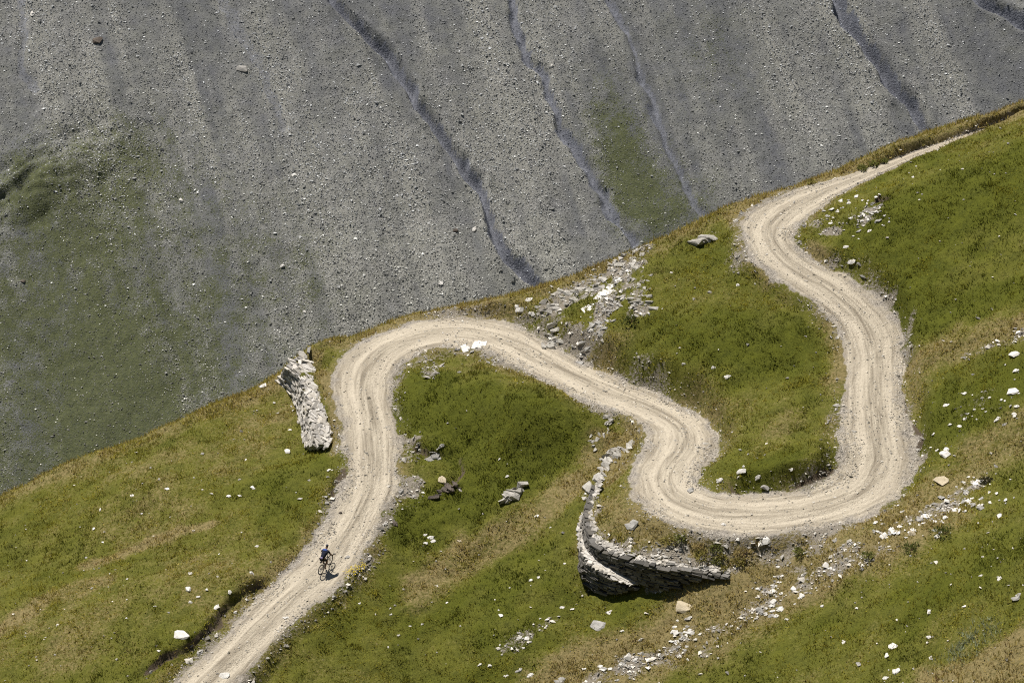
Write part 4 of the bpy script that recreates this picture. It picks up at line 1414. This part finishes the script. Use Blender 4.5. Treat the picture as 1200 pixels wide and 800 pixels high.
blades(P, hgt, 0.034 + 0.028 * RNG.random(n), tint, 5, 0.08 + 0.07 * RNG.random(n), 1.35, 'grass', 'short green and straw coloured alpine grass covering the near hillside')

# yellow flowers beside the lower road
c = hit([408, 414, 420, 426], [674, 671, 668, 666])
c = c[~np.isnan(c[:, 0])]
n = 150
i = RNG.integers(0, len(c), n)
Pf = c[i] + np.stack([RNG.normal(0, 0.10, n), RNG.normal(0, 0.14, n), np.zeros(n)], -1)
Pf[:, 2] = bil(Z, Pf[:, 0], Pf[:, 1]) + 0.10 + 0.06 * RNG.random(n)
stones_mesh('flowers', Pf, np.full(n, 0.05), np.tile([0.60, 0.46, 0.03], (n, 1)) * (0.8 + 0.3 * RNG.random((n, 1))), 'patch of small yellow flowers on the grass verge right of the cyclist', flat=0.5)
# grey green tall herbs at lower right
c = hit([1140, 1130, 1150, 1120, 1145], [752, 760, 745, 765, 765])
c = c[~np.isnan(c[:, 0])]
i = RNG.integers(0, len(c), 260)
i = i[:120]
Pf = c[i] + np.stack([RNG.normal(0, 0.45, 120), RNG.normal(0, 0.6, 120), np.zeros(120)], -1)
Pf[:, 2] = bil(Z, Pf[:, 0], Pf[:, 1])
blades(Pf, np.full(120, 0.20), np.full(120, 0.05), np.tile([0.34, 0.37, 0.24], (120, 1)), 7, np.full(120, 0.14), 0.9, 'herb_undergrowth', 'grey green herbs growing in the dry grass at the lower right', 'plants')


# ------------------------------------------------------------------ low shrubs and tussocks
M_STEM = plain('woody_stem', (0.12, 0.08, 0.05), 0.9, 0.1)


def shrub(u, v, wpx, col, label, group=None, hf=0.8):
    P0 = hit([u], [v])[0]
    if np.isnan(P0[0]):
        return
    r = wpx * 198 / F / 2
    root = bpy.data.objects.new('shrub', None)
    root.location = P0
    COL.objects.link(root)
    tag(root, label, 'shrub', group)
    nb = int(60 + 420 * r)
    th = RNG.random(nb) * 6.283
    ph = np.arccos(RNG.random(nb))
    rr = r * (0.55 + 0.5 * RNG.random(nb)) * (1 + 0.3 * np.sin(th * 3 + u))
    cpt = np.stack([np.cos(th) * np.sin(ph) * rr, np.sin(th) * np.sin(ph) * rr, np.cos(ph) * rr * hf + 0.02], -1)
    d1 = cpt / (np.linalg.norm(cpt, axis=1)[:, None] + 1e-6) + RNG.normal(0, 0.4, (nb, 3))
    d1 /= np.linalg.norm(d1, axis=1)[:, None]
    sd = np.cross(d1, RNG.normal(0, 1, (nb, 3)))
    sd /= np.linalg.norm(sd, axis=1)[:, None]
    L = 0.13
    vv = np.stack([cpt - sd * 0.028, cpt + sd * 0.028, cpt + d1 * L], 1)
    t = np.array(col)[None] * (0.6 + 0.8 * RNG.random((nb, 1)))
    t = np.concatenate([np.repeat(t, 3, 0), np.ones((3 * nb, 1))], 1)
    mesh_from('foliage', vv.reshape(-1, 3), np.arange(3 * nb), 3, M_GRASS, root, attrs={'tint': ('FLOAT_COLOR', t)})
    bm = bmesh.new()
    for q in range(7):
        a = prng.uniform(0, 6.28)
        e = Vector((math.cos(a) * r * 0.55, math.sin(a) * r * 0.55, r * hf * 0.75))
        m4 = Matrix.Translation(e / 2) @ e.to_track_quat('Z', 'Y').to_matrix().to_4x4()
        bmesh.ops.create_cone(bm, cap_ends=True, segments=5, radius1=0.016, radius2=0.007, depth=e.length + 0.08, matrix=m4)
    me = bpy.data.meshes.new('stem')
    bm.to_mesh(me)
    bm.free()
    me.materials.append(M_STEM)
    so = bpy.data.objects.new('stem', me)
    so.parent = root
    COL.objects.link(so)


G1, G2, G3 = (0.29, 0.255, 0.075), (0.20, 0.21, 0.06), (0.38, 0.30, 0.13)
for u, v, w_, colr, lb in [(783, 636, 15, G1, 'olive tussock leftmost on the curved wall terrace'), (798, 636, 13, G2, 'green tussock right of the olive one on the curved wall terrace'),
                           (824, 655, 19, G1, 'broad olive tussock near the lip of the curved wall'), (838, 645, 13, G2, 'tall green tussock behind the broad one on the wall terrace'),
                           (818, 646, 11, G3, 'straw coloured tussock in the middle of the wall terrace'), (846, 655, 13, G1, 'olive tussock at the right of the wall terrace'),
                           (840, 661, 9, G2, 'small green tussock at the lip near the wall end'), (848, 668, 9, G1, 'small olive tussock right above the tapering wall end'),
                           (870, 652, 22, G3, 'wide straw tussock beyond the right end of the curved wall'), (866, 661, 14, G1, 'olive tussock beside the wide straw one past the wall'),
                           (739, 379, 19, (0.085, 0.10, 0.026), 'dark green bush right of the grey rock chute'), (937, 662 - 12, 13, G2, 'green tussock below the gravel of the lower bend'),
                           (1036, 191, 8, G2, 'dark tussock farthest up the road verge on the ridge'), (1024, 194, 12, G2, 'dark tussock second from the top on the ridge verge'),
                           (1011, 199, 10, G2, 'dark tussock third from the top on the ridge verge'), (950, 216, 9, G1, 'olive tussock low on the ridge verge above the upper bend'),
                           (1105, 627, 22, (0.12, 0.14, 0.038), 'round green bush among slabs of the stony band'), (1068, 645, 17, (0.125, 0.145, 0.04), 'green bush below the tan block on the stony band'),
                           (1156, 565, 12, (0.06, 0.055, 0.025), 'dark low bush in the right cluster of the stony band'), (1018, 655, 12, G2, 'green tussock left of the middle slab cluster')]:
    shrub(u, v, w_, colr, lb)


# ------------------------------------------------------------------ the cyclist
M_BLACK = plain('black_paint', (0.012, 0.012, 0.014), 0.4, 0.5)
M_TYRE = plain('tyre_rubber', (0.018, 0.018, 0.018), 0.9, 0.2)
M_STEEL = plain('dull_metal', (0.30, 0.30, 0.31), 0.4, 0.5, 1.0)
M_SKIN = plain('tanned_skin', (0.26, 0.14, 0.09), 0.6, 0.3)
M_JERSEY = plain('dark_jersey', (0.016, 0.018, 0.034), 0.85, 0.2)
M_BLUE = plain('blue_fabric', (0.045, 0.08, 0.25), 0.8, 0.2)
M_PALE = plain('pale_highlight', (0.50, 0.54, 0.68), 0.8, 0.2)
M_LILAC = plain('lilac_fabric', (0.26, 0.22, 0.36), 0.8, 0.2)
M_SHORTS = plain('black_shorts', (0.012, 0.012, 0.014), 0.85, 0.2)
M_HELMET = plain('dark_helmet', (0.035, 0.035, 0.06), 0.35, 0.5)
M_SHOE = plain('dark_shoe', (0.03, 0.03, 0.035), 0.7, 0.3)


def tubes(name, segs, mat, parent, seg=8):
    bm = bmesh.new()
    for a, b, r in segs:
        a, b = Vector(a), Vector(b)
        d = b - a
        m4 = Matrix.Translation((a + b) / 2) @ d.to_track_quat('Z', 'Y').to_matrix().to_4x4()
        r1, r2 = r if isinstance(r, tuple) else (r, r)
        bmesh.ops.create_cone(bm, cap_ends=True, segments=seg, radius1=r1, radius2=r2, depth=d.length, matrix=m4)
    me = bpy.data.meshes.new(name)
    bm.to_mesh(me)
    bm.free()
    for p in me.polygons:
        p.use_smooth = len(p.vertices) == 4
    me.materials.append(mat)
    o = bpy.data.objects.new(name, me)
    COL.objects.link(o)
    o.parent = parent
    return o


def torus(name, c, R, r, mat, parent, ns=40, nr=8, sq=1.0):
    a = np.linspace(0, 2 * np.pi, ns, endpoint=False)
    b = np.linspace(0, 2 * np.pi, nr, endpoint=False)
    A, B_ = np.meshgrid(a, b, indexing='ij')
    v = np.stack([(R + r * np.cos(B_)) * np.cos(A), r * sq * np.sin(B_), (R + r * np.cos(B_)) * np.sin(A)], -1).reshape(-1, 3) + np.array(c)
    i, j = np.meshgrid(np.arange(ns), np.arange(nr), indexing='ij')
    f = np.stack([i * nr + j, ((i + 1) % ns) * nr + j, ((i + 1) % ns) * nr + (j + 1) % nr, i * nr + (j + 1) % nr], -1).reshape(-1, 4)
    return mesh_from(name, v, f.ravel(), 4, mat, parent, smooth=True)


def skin(name, pts, edges, mat, parent=None, root=0, sub=2):
    me = bpy.data.meshes.new(name)
    me.from_pydata([p[:3] for p in pts], edges, [])
    me.materials.append(mat)
    o = bpy.data.objects.new(name, me)
    COL.objects.link(o)
    if parent:
        o.parent = parent
    md = o.modifiers.new('Skin', 'SKIN')
    md.use_smooth_shade = True
    for i, p in enumerate(pts):
        sv_ = me.skin_vertices[0].data[i]
        r = p[3]
        sv_.radius = r if isinstance(r, tuple) else (r, r)
        sv_.use_root = i == root
    ss = o.modifiers.new('Subdivision', 'SUBSURF')
    ss.levels = sub
    ss.render_levels = sub
    return o


# where the wheels touch the road
ct = hit([377.6, 386.2], [673.4, 663.6])
rearc, frontc = Vector(ct[0]), Vector(ct[1])
fwd = (frontc - rearc).normalized()
left = Vector((0, 0, 1)).cross(fwd).normalized()
upv = fwd.cross(left)
BM = Matrix((fwd, left, upv)).transposed().to_4x4()
BM = BM @ Matrix.Scale(0.79, 4)
BM.translation = (rearc + frontc) / 2 + Vector((0, 0, 0.012))
bike = bpy.data.objects.new('bicycle', None)
bike.matrix_world = BM
COL.objects.link(bike)
tag(bike, 'dark mountain bicycle being ridden up the dirt road', 'bicycle')
HX_, RX_ = 0.54, -0.53
WR = 0.345
for cx in (RX_, HX_):
    wh = tubes('wheel', [((cx, -0.05, WR), (cx, 0.05, WR), 0.022)] + [((cx, 0, WR), (cx + math.cos(a) * 0.31, 0, WR + math.sin(a) * 0.31), 0.0022) for a in np.linspace(0, 6.283, 24, endpoint=False)], M_STEEL, bike, 6)
    torus('tyre', (cx, 0, WR), WR - 0.026, 0.027, M_TYRE, wh)
    torus('rim', (cx, 0, WR), WR - 0.058, 0.012, M_BLACK, wh)
tubes('frame', [((-0.10, 0, 0.31), (-0.27, 0, 0.80), 0.019), ((-0.10, 0, 0.31), (0.36, 0, 0.70), 0.024), ((-0.25, 0, 0.74), (0.34, 0, 0.80), 0.019), ((0.365, 0, 0.67), (0.325, 0, 0.83), 0.024)]
      + [((-0.10, s * 0.04, 0.31), (RX_, s * 0.065, WR), 0.011) for s in (-1, 1)] + [((-0.25, s * 0.03, 0.72), (RX_, s * 0.065, WR), 0.010) for s in (-1, 1)], M_BLACK, bike)
tubes('fork', [((0.365, -0.065, 0.68), (0.365, 0.065, 0.68), 0.022)] + [((0.365, s * 0.065, 0.68), (HX_, s * 0.065, WR), (0.018, 0.014)) for s in (-1, 1)], M_BLACK, bike)
hb = tubes('handlebar', [((0.325, 0, 0.83), (0.32, 0, 0.91), 0.017), ((0.32, 0, 0.90), (0.38, 0, 0.93), 0.016), ((0.38, 0, 0.93), (0.36, 0.30, 0.95), 0.013), ((0.38, 0, 0.93), (0.36, -0.30, 0.95), 0.013)], M_BLACK, bike)
for s in (-1, 1):
    tubes('grip', [((0.36, s * 0.27, 0.95), (0.335, s * 0.39, 0.955), 0.018)], M_TYRE, hb)
tubes('seat_post', [((-0.262, 0, 0.78), (-0.29, 0, 0.90), 0.014)], M_STEEL, bike)
skin('saddle', [(-0.42, 0, 0.925, (0.075, 0.022)), (-0.32, 0, 0.925, (0.065, 0.022)), (-0.16, 0, 0.915, (0.022, 0.018))], [(0, 1), (1, 2)], M_TYRE, bike)
cr = tubes('crankset', [((-0.10, -0.08, 0.31), (-0.10, 0.08, 0.31), 0.022), ((-0.10, 0.075, 0.31), (0.06, 0.085, 0.36), 0.012), ((-0.10, -0.075, 0.31), (-0.26, -0.085, 0.26), 0.012), ((-0.10, -0.052, 0.31), (-0.10, -0.058, 0.31), 0.085)], M_STEEL, bike, 14)
for s, p in ((1, (0.06, 0.13, 0.36)), (-1, (-0.26, -0.13, 0.26))):
    tubes('pedal', [((p[0] - 0.045, p[1], p[2]), (p[0] + 0.045, p[1], p[2]), 0.03)], M_BLACK, cr, 6)
skin('saddle_bag', [(-0.36, 0, 0.83, 0.045), (-0.44, 0, 0.87, 0.06), (-0.56, 0, 0.92, 0.055)], [(0, 1), (1, 2)], M_BLACK, bike)

def lean(p):
    """tip the upper body towards the bars: everything above the hips turns about the hip joint"""
    x, y, z = p[0], p[1], p[2]
    hx_, hz_ = -0.27, 0.97
    k = min(1.0, max(0.0, (z - 1.0) / 0.14)) if z > 1.25 or x < 0.1 else 0.0
    if z < 1.25 and x > 0.1:      # hands and elbows keep hold of the bars
        k = 0.35 if (z > 1.1 and abs(y) > 0.25) else 0.0
    a = math.radians(17) * k
    dx, dz = x - hx_, z - hz_
    return (hx_ + dx * math.cos(a) + dz * math.sin(a), y, hz_ - dx * math.sin(a) + dz * math.cos(a), p[3])


# rider, in the bicycle's own axes: x forward, y left, z up
bp = [(-0.27, 0, 0.99, 0.13), (-0.20, 0, 1.14, (0.155, 0.115)), (-0.07, 0, 1.30, (0.175, 0.12)), (0.05, 0, 1.44, (0.17, 0.10)), (0.10, 0, 1.51, 0.07), (0.145, 0, 1.57, 0.058), (0.18, 0, 1.65, (0.082, 0.098)), (0.20, 0, 1.74, (0.075, 0.09)), (0.205, 0, 1.79, 0.04), (0.275, 0, 1.66, 0.016)]
be = [(0, 1), (1, 2), (2, 3), (3, 4), (4, 5), (5, 6), (6, 7), (7, 8), (6, 9)]


def add(p, parent_i):
    bp.append(p)
    be.append((parent_i, len(bp) - 1))
    return len(bp) - 1


for s in (-1, 1):
    sh_ = add((0.06, s * 0.19, 1.43, 0.062), 3)
    el = add((0.17, s * 0.335, 1.20, 0.045), sh_)
    wr = add((0.315, s * 0.335, 1.02, 0.030), el)
    pm = add((0.345, s * 0.335, 0.99, 0.034), wr)
    for q, off in enumerate((-0.03, -0.011, 0.009, 0.028)):
        k1 = add((0.385, s * 0.335 + off, 0.985 - 0.004 * q, 0.010), pm)
        k2 = add((0.392, s * 0.335 + off, 0.955, 0.009), k1)
        add((0.372, s * 0.335 + off, 0.935, 0.008), k2)
    th_ = add((0.335, s * 0.29, 0.965, 0.010), pm)
    add((0.350, s * 0.285, 0.94, 0.009), th_)
    hp = add((-0.25, s * 0.105, 0.955, 0.105), 0)
    if s > 0:
        kn = add((0.15, 0.125, 0.83, 0.064), hp)
        cf = add((0.08, 0.13, 0.66, 0.058), kn)
        an = add((-0.02, 0.13, 0.46, 0.038), cf)
        add((0.10, 0.13, 0.40, 0.040), add((0.00, 0.13, 0.41, 0.042), an))
    else:
        kn = add((0.06, -0.125, 0.68, 0.064), hp)
        cf = add((-0.07, -0.13, 0.56, 0.058), kn)
        an = add((-0.30, -0.13, 0.36, 0.038), cf)
        add((-0.20, -0.13, 0.295, 0.040), add((-0.29, -0.13, 0.31, 0.042), an))
bp = [lean(p) for p in bp]
person = skin('person', bp, be, M_SKIN)
person.matrix_world = BM
tag(person, 'cyclist in a dark blue jersey, black shorts and dark helmet riding away uphill', 'person')
skin('jersey', [lean(p) for p in [(-0.265, 0, 1.02, (0.150, 0.135)), (-0.20, 0, 1.15, (0.172, 0.132)), (-0.07, 0, 1.31, (0.195, 0.137)), (0.05, 0, 1.44, (0.185, 0.112)), (0.10, 0, 1.50, 0.075),
                (0.055, 0.205, 1.43, 0.078), (0.12, 0.285, 1.31, 0.066), (0.055, -0.205, 1.43, 0.078), (0.12, -0.285, 1.31, 0.066)]], [(0, 1), (1, 2), (2, 3), (3, 4), (3, 5), (5, 6), (3, 7), (7, 8)], M_JERSEY, person)
skin('shoulder_panel', [lean(p) for p in [(-0.02, 0.15, 1.47, (0.10, 0.07)), (0.02, -0.02, 1.515, (0.12, 0.06)), (-0.04, -0.13, 1.455, (0.09, 0.06))]], [(0, 1), (1, 2)], M_BLUE, person)
skin('sleeve_highlight', [lean(p) for p in [(-0.01, 0.19, 1.49, (0.06, 0.05)), (0.04, 0.26, 1.43, (0.06, 0.055))]], [(0, 1)], M_PALE, person)  # pale patch standing in for the highlight on the left shoulder
skin('hip_bag', [lean(p) for p in [(-0.36, 0.10, 1.10, (0.065, 0.06)), (-0.385, 0, 1.10, (0.07, 0.065)), (-0.36, -0.10, 1.10, (0.065, 0.06))]], [(0, 1), (1, 2)], M_LILAC, person)
skin('shorts', [(-0.275, 0, 0.985, 0.145), (-0.255, 0.105, 0.96, 0.118), (-0.03, 0.118, 0.895, 0.092), (0.07, 0.122, 0.862, 0.080), (-0.255, -0.105, 0.96, 0.118), (-0.07, -0.118, 0.80, 0.092), (0.0, -0.122, 0.74, 0.080), (-0.23, 0, 1.06, 0.135)],
     [(0, 1), (1, 2), (2, 3), (0, 4), (4, 5), (5, 6), (0, 7)], M_SHORTS, person)
skin('helmet', [lean(p) for p in [(0.10, 0, 1.735, (0.085, 0.06)), (0.18, 0, 1.775, (0.108, 0.075)), (0.27, 0, 1.755, (0.085, 0.05))]], [(0, 1), (1, 2)], M_HELMET, person)
for a, b in (((-0.04, 0.13, 0.405), (0.14, 0.13, 0.39)), ((-0.33, -0.13, 0.315), (-0.16, -0.13, 0.285))):
    skin('shoe', [(*a, (0.048, 0.045)), (a[0] * .5 + b[0] * .5, a[1], a[2] * .5 + b[2] * .5 + .005, (0.05, 0.045)), (*b, (0.044, 0.03))], [(0, 1), (1, 2)], M_SHOE, person)
